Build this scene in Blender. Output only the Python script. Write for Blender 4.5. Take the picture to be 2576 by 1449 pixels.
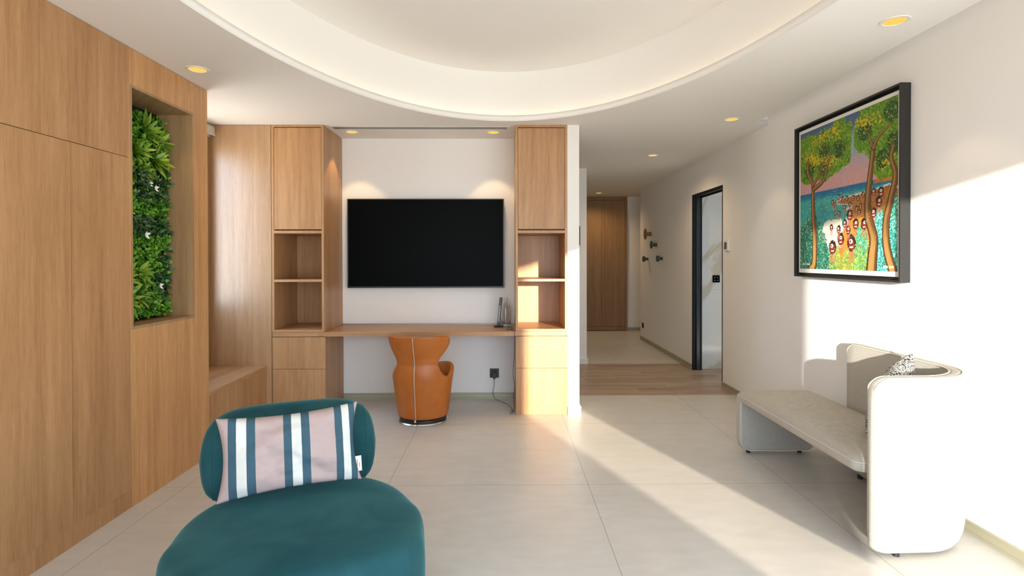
import bpy, bmesh, math, random
import numpy as np
from mathutils import Vector, Matrix, noise
random.seed(7)
SC = bpy.context.scene
for o in list(bpy.data.objects): bpy.data.objects.remove(o)
COL = SC.collection

# ------------------------------------------------------------------ camera
F_PX, YAW, PITCH, ROLL = 1365.78, 0.0120, -0.0079, 0.0017
PPX, PPY, CAM_H = 1285.04, 661.44, 1.3549
cam_d = bpy.data.cameras.new('camera'); cam = bpy.data.objects.new('camera', cam_d); COL.objects.link(cam)
cam_d.sensor_fit = 'HORIZONTAL'; cam_d.sensor_width = 36.0
cam_d.lens = F_PX / 2576 * 36.0
cam_d.shift_x = (1288 - PPX) / 2576
cam_d.shift_y = (PPY - 724.5) / 2576
cam_d.clip_start = 0.05; cam_d.clip_end = 200
def _row(e):
    X, Y, Z = e
    c, s = math.cos(YAW), math.sin(YAW); x, y, z = c*X - s*Y, s*X + c*Y, Z
    c, s = math.cos(PITCH), math.sin(PITCH); y, z = c*y + s*z, -s*y + c*z
    c, s = math.cos(ROLL), math.sin(ROLL); return (c*x - s*z, y, s*x + c*z)
_c = [_row(e) for e in ((1,0,0),(0,1,0),(0,0,1))]
right = Vector([_c[i][0] for i in range(3)]); fwd = Vector([_c[i][1] for i in range(3)]); up = Vector([_c[i][2] for i in range(3)])
cam.matrix_world = Matrix(((right.x, up.x, -fwd.x, 0), (right.y, up.y, -fwd.y, 0), (right.z, up.z, -fwd.z, CAM_H), (0,0,0,1)))
SC.camera = cam

# ------------------------------------------------------------------ view, world, sun
SC.view_settings.view_transform = 'Standard'; SC.view_settings.look = 'None'
SC.view_settings.gamma = 1.0; SC.view_settings.use_curve_mapping = False
SC.view_settings.exposure = -0.10
SC.cycles.max_bounces = 12; SC.cycles.diffuse_bounces = 8; SC.cycles.glossy_bounces = 4
SC.cycles.sample_clamp_indirect = 6.0
SC.cycles.use_denoising = True
SC.cycles.caustics_reflective = False; SC.cycles.caustics_refractive = False

W = bpy.data.worlds.new('sky'); SC.world = W; W.use_nodes = True
wn = W.node_tree.nodes; wl = W.node_tree.links; wn.clear()
wo = wn.new('ShaderNodeOutputWorld'); bg = wn.new('ShaderNodeBackground'); ramp = wn.new('ShaderNodeValToRGB')
tc = wn.new('ShaderNodeTexCoord'); sep = wn.new('ShaderNodeSeparateXYZ'); mr = wn.new('ShaderNodeMapRange')
wl.new(tc.outputs['Generated'], sep.inputs[0]); wl.new(sep.outputs['Z'], mr.inputs['Value'])
mr.inputs['From Min'].default_value = -1; mr.inputs['From Max'].default_value = 1
wl.new(mr.outputs[0], ramp.inputs[0]); wl.new(ramp.outputs[0], bg.inputs[0]); wl.new(bg.outputs[0], wo.inputs[0])
el = ramp.color_ramp.elements
el[0].position = 0.0; el[0].color = (0.74, 0.71, 0.63, 1)
el[1].position = 1.0; el[1].color = (0.40, 0.64, 1.0, 1)
e = el.new(0.485); e.color = (0.76, 0.74, 0.68, 1)
e = el.new(0.51); e.color = (0.62, 0.78, 0.97, 1)
e = el.new(0.62); e.color = (0.54, 0.75, 1.0, 1)
WORLD_STRENGTH = 8.0
bg.inputs['Strength'].default_value = WORLD_STRENGTH

SUN_TAN, SUN_ELEV = 0.385, 0.122          # horizontal slope dx/dy and vertical drop per metre
def sun(name, sx, energy, color, ang):
    d = Vector((sx*SUN_TAN, 1, 0)).normalized(); d.z = -SUN_ELEV; d.normalize()
    L = bpy.data.lights.new(name, 'SUN'); L.energy = energy; L.color = color; L.angle = math.radians(ang)
    o = bpy.data.objects.new(name, L); COL.objects.link(o)
    o.rotation_euler = d.to_track_quat('-Z', 'Y').to_euler(); o.location = (0, -6, 4)
    return o
sun('sun', 1, 11.5, (1.0, 0.95, 0.87), 0.6)                  # low sun from behind the camera, raking the right wall
sun('reflected_sun', -1, 15.5, (1.0, 0.87, 0.68), 1.0)          # the same sun thrown back by glazing across the terrace

# ------------------------------------------------------------------ materials
MATS = {}
class NB:
    def __init__(s, name, rough=0.6, metal=0.0, spec=0.5):
        s.m = bpy.data.materials.new(name); s.m.use_nodes = True; s.t = s.m.node_tree
        s.b = s.t.nodes['Principled BSDF']; s.i('Roughness', rough); s.i('Metallic', metal); s.i('Specular IOR Level', spec)
        MATS[name] = s.m
    def i(s, k, v):
        s.b.inputs[k].default_value = v
    def n(s, typ, **kw):
        n = s.t.nodes.new(typ)
        for k, v in kw.items(): setattr(n, k, v)
        return n
    def l(s, a, b): s.t.links.new(a, b)
    def math(s, op, a, b=None, c=None):
        n = s.n('ShaderNodeMath', operation=op)
        for k, v in enumerate((a, b, c)):
            if v is None: continue
            if isinstance(v, (int, float)): n.inputs[k].default_value = v
            else: s.l(v, n.inputs[k])
        return n.outputs[0]
    def coord(s, kind='Object'):
        n = s.n('ShaderNodeTexCoord'); return n.outputs[kind]
    def sep(s, v):
        n = s.n('ShaderNodeSeparateXYZ'); s.l(v, n.inputs[0]); return n.outputs
    def comb(s, x, y, z):
        n = s.n('ShaderNodeCombineXYZ')
        for k, v in enumerate((x, y, z)):
            if isinstance(v, (int, float)): n.inputs[k].default_value = v
            else: s.l(v, n.inputs[k])
        return n.outputs[0]
    def noise(s, v, scale, detail=4, rough=0.5, dist=0):
        n = s.n('ShaderNodeTexNoise'); s.l(v, n.inputs['Vector']); n.inputs['Scale'].default_value = scale
        n.inputs['Detail'].default_value = detail; n.inputs['Roughness'].default_value = rough; n.inputs['Distortion'].default_value = dist
        return n.outputs[0]
    def ramp(s, f, stops, interp='LINEAR'):
        n = s.n('ShaderNodeValToRGB'); s.l(f, n.inputs[0]); cr = n.color_ramp; cr.interpolation = interp
        while len(cr.elements) < len(stops): cr.elements.new(0.5)
        for e_, (p, c) in zip(cr.elements, stops):
            e_.position = p; e_.color = (c[0], c[1], c[2], 1)
        return n.outputs[0]
    def mix(s, f, a, b, mode='MIX'):
        n = s.n('ShaderNodeMix', data_type='RGBA', blend_type=mode)
        for k, v in ((0, f), (6, a), (7, b)):
            if isinstance(v, (int, float)): n.inputs[k].default_value = v
            elif isinstance(v, tuple): n.inputs[k].default_value = (*v, 1)
            else: s.l(v, n.inputs[k])
        return n.outputs[2]
    def base(s, v):
        if isinstance(v, tuple): s.i('Base Color', (*v, 1))
        else: s.l(v, s.b.inputs['Base Color'])
        return s
    def bump(s, h, strength=0.2, dist=0.01):
        n = s.n('ShaderNodeBump'); n.inputs['Strength'].default_value = strength; n.inputs['Distance'].default_value = dist
        s.l(h, n.inputs['Height']); s.l(n.outputs[0], s.b.inputs['Normal']); return s

def plain(name, col, rough=0.5, metal=0.0, spec=0.5, noise_amt=0.0, nscale=40):
    b = NB(name, rough, metal, spec)
    if noise_amt:
        f = b.noise(b.coord(), nscale, 3)
        b.base(b.ramp(f, [(0.3, tuple(c*(1-noise_amt) for c in col)), (0.7, tuple(min(1, c*(1+noise_amt)) for c in col))]))
        b.bump(f, 0.08, 0.002)
    else: b.base(col)
    return b.m

def oak(name, axis='Z', tint=(1, 1, 1), rough=0.42):
    b = NB(name, rough); o = b.sep(b.coord())
    rnd = b.n('ShaderNodeObjectInfo').outputs['Random']
    x, y, z = o[0], o[1], o[2]
    if axis == 'Z': u, g = b.math('ADD', x, y), z
    elif axis == 'X': u, g = b.math('ADD', y, z), x
    else: u, g = b.math('ADD', x, z), y
    u = b.math('ADD', u, b.math('MULTIPLY', rnd, 7.3)); g = b.math('ADD', g, b.math('MULTIPLY', rnd, 3.1))
    leaf = b.math('FLOOR', b.math('DIVIDE', u, 0.17))
    wn_ = b.n('ShaderNodeTexWhiteNoise', noise_dimensions='1D'); b.l(leaf, wn_.inputs['W'])
    lv = wn_.outputs[0]
    g2 = b.math('ADD', g, b.math('MULTIPLY', lv, 5.0))
    v1 = b.comb(u, b.math('MULTIPLY', g2, 0.035), 0.0)
    v2 = b.comb(u, b.math('MULTIPLY', g2, 0.055), lv)
    v3 = b.comb(u, b.math('MULTIPLY', g2, 0.02), 0.0)
    fine = b.noise(v1, 260, 3, 0.6)
    mid = b.noise(v2, 34, 4, 0.60, 0.35)
    band = b.noise(v3, 9, 2, 0.5)
    pores = b.noise(b.comb(u, b.math('MULTIPLY', g2, 0.035), 0.3), 520, 2, 0.5)
    t = b.math('ADD', b.math('MULTIPLY', fine, 0.30), b.math('MULTIPLY', mid, 0.40))
    t = b.math('ADD', t, b.math('MULTIPLY', band, 0.30))
    t = b.math('ADD', t, b.math('MULTIPLY', b.math('SUBTRACT', lv, 0.5), 0.05))
    def T(c): return tuple(a*k for a, k in zip(c, tint))
    col = b.ramp(t, [(0.34, T((0.305, 0.153, 0.062))), (0.48, T((0.405, 0.218, 0.096))), (0.62, T((0.495, 0.283, 0.136)))])
    pf = b.ramp(pores, [(0.34, (0.90, 0.88, 0.86)), (0.44, (1, 1, 1))])
    b.base(b.mix(1.0, col, pf, 'MULTIPLY'))
    b.bump(b.math('ADD', fine, b.math('MULTIPLY', pores, 0.6)), 0.10, 0.0015)
    return b.m
OAK = oak('oak_veneer')
OAKX = oak('oak_veneer_level', 'X')
OAKY = oak('oak_veneer_bench', 'Y', (1.02, 1.04, 1.06))
OAKGLOSS = oak('oak_veneer_lacquered', 'Z', (0.92, 0.97, 1.02), 0.36)
_p = OAKGLOSS.node_tree.nodes['Principled BSDF']; _p.inputs['Coat Weight'].default_value = 1.0; _p.inputs['Coat Roughness'].default_value = 0.36; _p.inputs['Specular IOR Level'].default_value = 0.8
OAKPALE = oak('oak_veneer_warm', 'Z', (1.22, 1.20, 1.10), 0.42)
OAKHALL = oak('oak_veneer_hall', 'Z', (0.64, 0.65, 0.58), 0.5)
OAKNICHE = oak('oak_veneer_niche', 'Z', (0.80, 0.90, 0.98), 0.45)
DARKGAP = plain('shadow_gap_board', (0.06, 0.035, 0.02), 0.8)

PLASTER = plain('white_wall_paint', (0.81, 0.80, 0.78), 0.75, 0, 0.25, 0.012, 220)
CEIL = plain('white_ceiling_paint', (0.83, 0.815, 0.785), 0.8, 0, 0.2)
BASEB = plain('olive_aluminium_skirting', (0.42, 0.40, 0.29), 0.38, 0.35, 0.5)
WHITEP = plain('white_plastic', (0.78, 0.77, 0.74), 0.4)
BLACKP = plain('black_plastic', (0.012, 0.013, 0.015), 0.38)
BLACKM = plain('black_powder_coat', (0.008, 0.010, 0.012), 0.45, 0, 0.3)
CHROME = plain('polished_steel', (0.75, 0.76, 0.78), 0.22, 1.0)
GREYM = plain('grey_anodised_metal', (0.30, 0.30, 0.29), 0.4, 0.8)
BEIGEP = plain('ivory_cassette', (0.62, 0.58, 0.50), 0.5)

def tiles(name, x0, y0, size, rot=0.0, base=(0.59, 0.565, 0.52), rough=0.36):
    b = NB(name, rough, 0, 0.45); c = b.coord('Object')
    if rot:
        mp = b.n('ShaderNodeMapping'); mp.inputs['Rotation'].default_value = (0, 0, rot); b.l(c, mp.inputs[0]); cc = mp.outputs[0]
    else: cc = c
    o = b.sep(cc)
    def line(v, off):
        f = b.math('FRACT', b.math('ADD', b.math('DIVIDE', b.math('SUBTRACT', v, off), size), 100.5))
        return b.math('MULTIPLY', b.math('ABSOLUTE', b.math('SUBTRACT', f, 0.5)), size)
    dmin = b.math('MINIMUM', line(o[0], x0), line(o[1], y0))
    j = b.math('LESS_THAN', dmin, 0.0016)
    n1 = b.noise(c, 1.6, 5, 0.6, 0.3); n2 = b.noise(b.comb(o[0], b.math('MULTIPLY', o[1], 3), 0.0), 5, 5, 0.6)
    t = b.math('ADD', b.math('MULTIPLY', n1, 0.5), b.math('MULTIPLY', n2, 0.5))
    col = b.ramp(t, [(0.32, tuple(k*0.90 for k in base)), (0.68, tuple(k*1.08 for k in base))])
    b.base(b.mix(j, col, tuple(k*0.42 for k in base)))
    b.bump(b.noise(c, 60, 4), 0.03, 0.002)
    return b.m
TILE = tiles('large_stone_tile', 0.5005, 4.4393, 1.2)
TILEH = tiles('hall_stone_tile', 0.30, 0.55, 1.2, math.radians(18.5))

def planks():
    b = NB('grey_oak_planks', 0.42); c = b.coord(); o = b.sep(c)
    yy = b.math('ADD', o[1], 0.0)
    row = b.math('FLOOR', b.math('DIVIDE', b.math('SUBTRACT', yy, 5.455 - 2.0), 0.203))
    wn_ = b.n('ShaderNodeTexWhiteNoise', noise_dimensions='1D')
    ux = b.math('ADD', o[0], b.math('MULTIPLY', row, -0.36))
    k = b.math('FLOOR', b.math('DIVIDE', b.math('SUBTRACT', ux, 0.17), 1.2))
    b.l(b.math('ADD', b.math('MULTIPLY', row, 7.7), b.math('MULTIPLY', k, 3.3)), wn_.inputs['W'])
    fy = b.math('FRACT', b.math('DIVIDE', b.math('SUBTRACT', yy, 5.455 - 2.0), 0.203))
    dy = b.math('MULTIPLY', b.math('MINIMUM', fy, b.math('SUBTRACT', 1.0, fy)), 0.203)
    fx = b.math('FRACT', b.math('DIVIDE', b.math('SUBTRACT', ux, 0.17), 1.2))
    dx = b.math('MULTIPLY', b.math('MINIMUM', fx, b.math('SUBTRACT', 1.0, fx)), 1.2)
    j = b.math('LESS_THAN', b.math('MINIMUM', b.math('MULTIPLY', dx, 0.7), dy), 0.0016)
    v = b.comb(b.math('MULTIPLY', o[0], 0.12), b.math('ADD', o[1], b.math('MULTIPLY', wn_.outputs[0], 9)), 0.0)
    g = b.noise(v, 34, 5, 0.6, 0.5); g2 = b.noise(v, 9, 3, 0.5, 0.4)
    t = b.math('ADD', b.math('ADD', b.math('MULTIPLY', g, 0.4), b.math('MULTIPLY', g2, 0.5)), b.math('MULTIPLY', wn_.outputs[0], 0.12))
    col = b.ramp(t, [(0.36, (0.24, 0.165, 0.11)), (0.54, (0.37, 0.275, 0.20)), (0.70, (0.45, 0.345, 0.26))])
    b.base(b.mix(j, col, (0.50, 0.42, 0.33)))
    return b.m
PLANK = planks()

def marble():
    b = NB('white_veined_marble', 0.12); c = b.coord('Object'); o = b.sep(c)
    q = b.math('SUBTRACT', b.math('MULTIPLY', o[0], 0.85), b.math('MULTIPLY', o[2], 0.53)); t_ = b.math('ADD', b.math('MULTIPLY', o[0], 0.53), b.math('MULTIPLY', o[2], 0.85))
    n1 = b.noise(b.comb(b.math('MULTIPLY', q, 1.7), b.math('MULTIPLY', t_, 0.40), 0.37), 1.35, 7, 0.52, 0.5)
    d = b.math('ABSOLUTE', b.math('SUBTRACT', n1, 0.5))
    vein = b.ramp(d, [(0.0, (0.42, 0.41, 0.37)), (0.022, (0.46, 0.45, 0.41)), (0.038, (0.53, 0.56, 0.57)), (0.08, (0.55, 0.59, 0.61))])
    jn = b.math('LESS_THAN', b.math('ABSOLUTE', b.math('SUBTRACT', o[2], 0.97)), 0.002)
    b.base(b.mix(jn, vein, (0.42, 0.43, 0.43)))
    return b.m
MARBLE = marble()

def fabric(name, c0, c1, scale=300, stretch=(1, 1, 0.25), rough=0.9, bump=0.25, sheen=0.0):
    b = NB(name, rough, 0, 0.2)
    mp = b.n('ShaderNodeMapping'); mp.inputs['Scale'].default_value = stretch; b.l(b.coord(), mp.inputs[0])
    f = b.noise(mp.outputs[0], scale, 3, 0.6)
    f2 = b.noise(b.coord(), 3, 2, 0.5)
    t = b.math('ADD', b.math('MULTIPLY', f, 0.75), b.math('MULTIPLY', f2, 0.25))
    b.base(b.ramp(t, [(0.38, c0), (0.62, c1)])); b.bump(f, bump, 0.002)
    if sheen: b.i('Sheen Weight', sheen); b.i('Sheen Roughness', 0.35)
    return b.m
LINEN = fabric('stone_linen_upholstery', (0.405, 0.378, 0.325), (0.47, 0.442, 0.385), 520, (0.06, 0.06, 1.0))
LINENV = fabric('stone_linen_vertical_weave', (0.37, 0.36, 0.325), (0.47, 0.455, 0.41), 420, (1.0, 1.0, 0.08))
PIPING = plain('stone_piping', (0.60, 0.57, 0.49), 0.85)
def velvet():
    b = NB('teal_velvet', 0.82, 0, 0.15); c = b.coord()
    f = b.noise(c, 5.5, 4, 0.55, 0.5); g = b.noise(c, 700, 2)
    b.base(b.ramp(b.math('ADD', b.math('MULTIPLY', f, 0.85), b.math('MULTIPLY', g, 0.15)), [(0.35, (0.008, 0.052, 0.064)), (0.65, (0.018, 0.080, 0.092))]))
    b.i('Sheen Weight', 0.38); b.i('Sheen Roughness', 0.36); b.i('Sheen Tint', (0.25, 0.66, 0.68, 1)); b.bump(f, 0.12, 0.01)
    return b.m
VELVET = velvet()
LEATHER = NB('tan_orange_leather', 0.40, 0, 0.45)
LEATHER.base(LEATHER.ramp(LEATHER.noise(LEATHER.coord(), 9, 3), [(0.3, (0.37, 0.105, 0.014)), (0.7, (0.43, 0.132, 0.020))]))
LEATHER.bump(LEATHER.noise(LEATHER.coord(), 420, 3), 0.06, 0.001); LEATHER = LEATHER.m
def boucle():
    b = NB('black_white_boucle', 0.95, 0, 0.1); 
    mp = b.n('ShaderNodeMapping'); mp.inputs['Scale'].default_value = (1, 1, 2.0); mp.inputs['Rotation'].default_value = (0.4, 0.3, 0.5); b.l(b.coord(), mp.inputs[0])
    v = b.n('ShaderNodeTexVoronoi'); v.inputs['Scale'].default_value = 115; b.l(mp.outputs[0], v.inputs['Vector'])
    b.base(b.ramp(v.outputs['Distance'], [(0.30, (0.66, 0.65, 0.60)), (0.50, (0.28, 0.28, 0.26)), (0.68, (0.03, 0.032, 0.03))]))
    b.bump(v.outputs['Distance'], -0.7, 0.004)
    return b.m
BOUCLE = boucle()
def stripes():
    b = NB('striped_cotton', 0.9, 0, 0.15); c = b.coord(); o = b.sep(c)
    u = b.math('ADD', b.math('DIVIDE', o[0], 0.52), 0.5)
    P, T, Wt = (0.45, 0.355, 0.345), (0.050, 0.108, 0.145), (0.66, 0.675, 0.65)
    col = b.ramp(u, [(0, P), (.085, T), (.14, Wt), (.205, T), (.262, P), (.450, T), (.507, Wt), (.572, T), (.63, P), (.810, T), (.866, Wt), (.918, T), (.968, P)], 'CONSTANT')
    w = b.noise(c, 900, 2); b.base(b.mix(0.22, col, b.ramp(w, [(0.35, (0.25, 0.25, 0.25)), (0.65, (1, 1, 1))]), 'MULTIPLY'))
    b.bump(b.noise(c, 14, 3, 0.5, 0.6), 0.35, 0.012)
    return b.m
STRIPE = stripes()
def leafmat(name, a, bcol, tip, sat=1):
    b = NB(name, 0.38, 0, 0.5)
    r = b.n('ShaderNodeAttribute', attribute_name='leafvar'); s_ = b.sep(r.outputs['Vector'])
    c = b.mix(s_[0], a, bcol); b.base(b.mix(s_[1], c, tip))
    b.i('Subsurface Weight', 0.0)
    return b.m
LEAF = leafmat('small_green_leaves', (0.010, 0.075, 0.007), (0.070, 0.29, 0.012), (0.24, 0.50, 0.02))
LANCE = leafmat('long_variegated_leaves', (0.018, 0.12, 0.010), (0.075, 0.25, 0.015), (0.30, 0.44, 0.03))
DARKLEAF = leafmat('dark_serrated_leaves', (0.006, 0.035, 0.016), (0.016, 0.075, 0.024), (0.06, 0.16, 0.03))
PETAL = plain('white_petals', (0.80, 0.80, 0.78), 0.6)
def emit(name, col, strength):
    m = bpy.data.materials.new(name); m.use_nodes = True; t = m.node_tree; t.nodes.clear()
    o = t.nodes.new('ShaderNodeOutputMaterial'); e_ = t.nodes.new('ShaderNodeEmission')
    e_.inputs[0].default_value = (*col, 1); e_.inputs[1].default_value = strength; t.links.new(e_.outputs[0], o.inputs[0]); return m
LAMP = emit('warm_lamp_lens', (1.0, 0.62, 0.14), 1.15)
LED = emit('warm_led_strip', (1.0, 0.85, 0.60), 4.2)
ICON = emit('blue_white_panel_icons', (0.45, 0.6, 1.0), 0.5)
GLASS = NB('clear_glass', 0.02); GLASS.base((0.95, 0.97, 0.97)); GLASS.i('Transmission Weight', 1.0); GLASS.i('IOR', 1.35); GLASS = GLASS.m
SCREEN = plain('tv_screen_glass', (0.002, 0.0026, 0.0030), 0.34, 0, 0.03)

# ------------------------------------------------------------------ builders
def root(name, label, cat, loc=(0,0,0), rotz=0.0, group=None):
    o = bpy.data.objects.new(name, None); COL.objects.link(o); o.empty_display_size = 0.1
    o.location = loc; o.rotation_euler = (0, 0, rotz); o['label'] = label; o['category'] = cat
    if group: o['group'] = group
    return o
def wloc(o):
    v = Vector((0,0,0))
    while o is not None: v = v + Vector(o.location); o = o.parent
    return v
def tag(o, label, cat, group=None):
    o['label'] = label; o['category'] = cat
    if group: o['group'] = group
    return o
class MB:
    """collects geometry (world coordinates unless built with local=True) into one mesh object"""
    def __init__(s): s.bm = bmesh.new(); s.layers = {}
    def box(s, x0, x1, y0, y1, z0, z1, bev=0.0, seg=2):
        r = bmesh.ops.create_cube(s.bm, size=1.0); vs = r['verts']
        for v in vs:
            v.co = Vector(((x0+x1)/2 + v.co.x*(x1-x0), (y0+y1)/2 + v.co.y*(y1-y0), (z0+z1)/2 + v.co.z*(z1-z0)))
        if bev > 0:
            es = list({e_ for v in vs for e_ in v.link_edges})
            bmesh.ops.bevel(s.bm, geom=es, offset=bev, segments=seg, affect='EDGES', profile=0.5)
        return s
    def grid(s, P, closed_u=False, closed_v=False, flip=False):
        """P[i][j] points"""
        V = [[s.bm.verts.new(p) for p in row] for row in P]; n, m = len(V), len(V[0])
        for i in range(n - (0 if closed_u else 1)):
            for j in range(m - (0 if closed_v else 1)):
                a, b_, c, d = V[i][j], V[(i+1) % n][j], V[(i+1) % n][(j+1) % m], V[i][(j+1) % m]
                try: s.bm.faces.new((a, d, c, b_) if flip else (a, b_, c, d))
                except ValueError: pass
        return V
    def face(s, pts): return s.bm.faces.new([s.bm.verts.new(p) for p in pts])
    def lathe(s, prof, c, n=48, cap=True):
        """prof: [(r,z)...] around axis through c"""
        P = [[(c[0] + r*math.cos(2*math.pi*k/n), c[1] + r*math.sin(2*math.pi*k/n), c[2] + z) for k in range(n)] for r, z in prof]
        V = s.grid(P, closed_v=True, flip=True)
        if cap:
            if prof[0][0] > 1e-5: s.bm.faces.new(list(reversed(V[0])))
            if prof[-1][0] > 1e-5: s.bm.faces.new(V[-1])
        return s
    def tube(s, pts, r, n=8, closed=False):
        pts = [Vector(p) for p in pts]; N = len(pts); rings = []
        ref = None
        for i, p in enumerate(pts):
            a = pts[(i-1) % N] if (closed or i > 0) else p; c = pts[(i+1) % N] if (closed or i < N-1) else p
            t = (c - a).normalized()
            if ref is None: ref = Vector((0, 0, 1)) if abs(t.z) < 0.9 else Vector((1, 0, 0))
            u = (ref - t*ref.dot(t)).normalized(); w = t.cross(u); ref = u
            rings.append([p + (u*math.cos(2*math.pi*k/n) + w*math.sin(2*math.pi*k/n))*r for k in range(n)])
        V = s.grid(rings, closed_u=closed, closed_v=True)
        if not closed: s.bm.faces.new(V[0]); s.bm.faces.new(list(reversed(V[-1])))
        return s
    def prism(s, poly, axis, a, b_):
        """extrude 2D polygon along axis between a and b; poly coords are the two other axes in xyz order"""
        def P(p, t): return {'X': (t, p[0], p[1]), 'Y': (p[0], t, p[1]), 'Z': (p[0], p[1], t)}[axis]
        A = [s.bm.verts.new(P(p, a)) for p in poly]; B = [s.bm.verts.new(P(p, b_)) for p in poly]; n = len(poly)
        s.bm.faces.new(A); s.bm.faces.new(list(reversed(B)))
        for i in range(n): s.bm.faces.new((A[i], B[i], B[(i+1) % n], A[(i+1) % n]))
        return s
    def build(s, name, mat, parent=None, smooth=None, local=False, mods=(), kind=None):
        bmesh.ops.remove_doubles(s.bm, verts=s.bm.verts, dist=1e-5)
        bmesh.ops.recalc_face_normals(s.bm, faces=s.bm.faces)
        me = bpy.data.meshes.new(name)
        off = Vector((0,0,0)) if (parent is None or local) else wloc(parent)
        if off.length > 0:
            for v in s.bm.verts: v.co -= off
        s.bm.to_mesh(me); s.bm.free(); me.materials.append(mat)
        o = bpy.data.objects.new(name, me); COL.objects.link(o)
        if parent is not None: o.parent = parent
        if smooth is not None:
            for p in me.polygons: p.use_smooth = True
            if smooth < 180:
                for e_ in me.edges: pass
                try: me.set_sharp_from_angle(angle=math.radians(smooth))
                except Exception: pass
        for m_ in mods:
            md = o.modifiers.new(m_[0], m_[0])
            for k, v in m_[1].items(): setattr(md, k, v)
        if kind: o['kind'] = kind
        return o
def struct(name, mb, mat, smooth=None):
    return mb.build(name, mat, None, smooth, kind='structure')
def lerp(a, b, t): return a + (b-a)*t
def interp(x, pts):
    if x <= pts[0][0]: return pts[0][1]
    for (x0, y0), (x1, y1) in zip(pts, pts[1:]):
        if x <= x1: return lerp(y0, y1, (x-x0)/(x1-x0))
    return pts[-1][1]
def smoothloop(pts, n):
    """closed Catmull-Rom through pts"""
    out = []; N = len(pts)
    for i in range(N):
        p0, p1, p2, p3 = (Vector(pts[(i+k) % N]) for k in (-1, 0, 1, 2))
        for k in range(n):
            t = k/n
            out.append(0.5*((2*p1) + (-p0+p2)*t + (2*p0-5*p1+4*p2-p3)*t*t + (-p0+3*p1-3*p2+p3)*t**3))
    return out
def smoothline(pts, n):
    pts = [Vector(p) for p in pts]; q = [pts[0]*2-pts[1]] + pts + [pts[-1]*2-pts[-2]]; out = []
    for i in range(1, len(q)-2):
        p0, p1, p2, p3 = q[i-1:i+3]
        for k in range(n):
            t = k/n; out.append(0.5*((2*p1) + (-p0+p2)*t + (2*p0-5*p1+4*p2-p3)*t*t + (-p0+3*p1-3*p2+p3)*t**3))
    out.append(pts[-1]); return out

# ------------------------------------------------------------------ dimensions of the room
XL, XR, H = -2.036, 2.290, 2.510
D1, D2, YN = 4.703, 5.242, -1.60
W1, W2, YF = 5.350, 6.961, 10.16

# ---- floors
struct('floor', MB().box(-2.75, 2.45, YN-0.2, W1, -0.06, 0), TILE)
struct('floor', MB().box(-1.4, 4.3, W1, W2, -0.06, 0), PLANK)
struct('floor', MB().box(-1.4, 4.3, W2, YF+0.1, -0.06, 0), TILEH)

# ---- ceiling board with the oval opening
def ellipse(rx, ry, n=160, cx=0.024, cy=1.967): return [(cx + rx*math.cos(2*math.pi*k/n), cy + ry*math.sin(2*math.pi*k/n)) for k in range(n)]
def holed_plate(outer, holes, z0, z1):
    cu = bpy.data.curves.new('tmp', 'CURVE'); cu.dimensions = '2D'; cu.fill_mode = 'BOTH'; cu.extrude = (z1-z0)/2
    for poly in [outer] + holes:
        sp = cu.splines.new('POLY'); sp.points.add(len(poly)-1); sp.use_cyclic_u = True
        for p, q in zip(sp.points, poly): p.co = (q[0], q[1], 0, 1)
    ob = bpy.data.objects.new('tmp', cu); COL.objects.link(ob)
    dg = bpy.context.evaluated_depsgraph_get(); me = bpy.data.meshes.new_from_object(ob.evaluated_get(dg))
    bpy.data.objects.remove(ob); bpy.data.curves.remove(cu)
    mb = MB(); mb.bm.from_mesh(me); bpy.data.meshes.remove(me)
    for v in mb.bm.verts: v.co.z += (z0+z1)/2
    return mb
RX, RY = 1.497, 2.606
struct('ceiling', holed_plate([(-2.75, YN-0.15), (2.14, YN-0.15), (2.14, 4.70), (4.3, 4.70), (4.3, YF+0.1), (-2.75, YF+0.1)], [ellipse(RX, RY)], H, H+0.05), CEIL)
m = MB()
A, B = ellipse(RX+0.08, RY+0.08), ellipse(RX+0.10, RY+0.10)
m.grid([[(p[0], p[1], z) for p in A] for z in (H+0.05, 2.95)], closed_v=True)
m.grid([[(p[0], p[1], z) for p in B] for z in (H+0.05, 2.97)], closed_v=True)
struct('ceiling', m, CEIL, 60)
m = MB(); m.prism(ellipse(RX+0.10, RY+0.10), 'Z', 2.95, 2.98); struct('ceiling', m, CEIL)
m = MB(); m.box(2.10, 2.45, YN-0.15, 4.74, 2.60, 2.64).box(2.12, 2.14, YN-0.15, 4.70, H+0.05, 2.60).box(2.14, 2.45, 4.70, 4.74, H+0.05, 2.60)
struct('ceiling', m, CEIL)
# hidden LED strip lying on top of the lip
A, B = ellipse(RX+0.042, RY+0.042), ellipse(RX+0.056, RY+0.056)
m = MB(); m.grid([[(p[0], p[1], z) for p in L_] for L_, z in ((A, H+0.0505), (A, H+0.0545), (B, H+0.0545), (B, H+0.0505))], closed_u=True, closed_v=True)
tag(m.build('led_strip', LED), 'warm light strip hidden on the ledge inside the oval ceiling recess', 'light strip')

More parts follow.
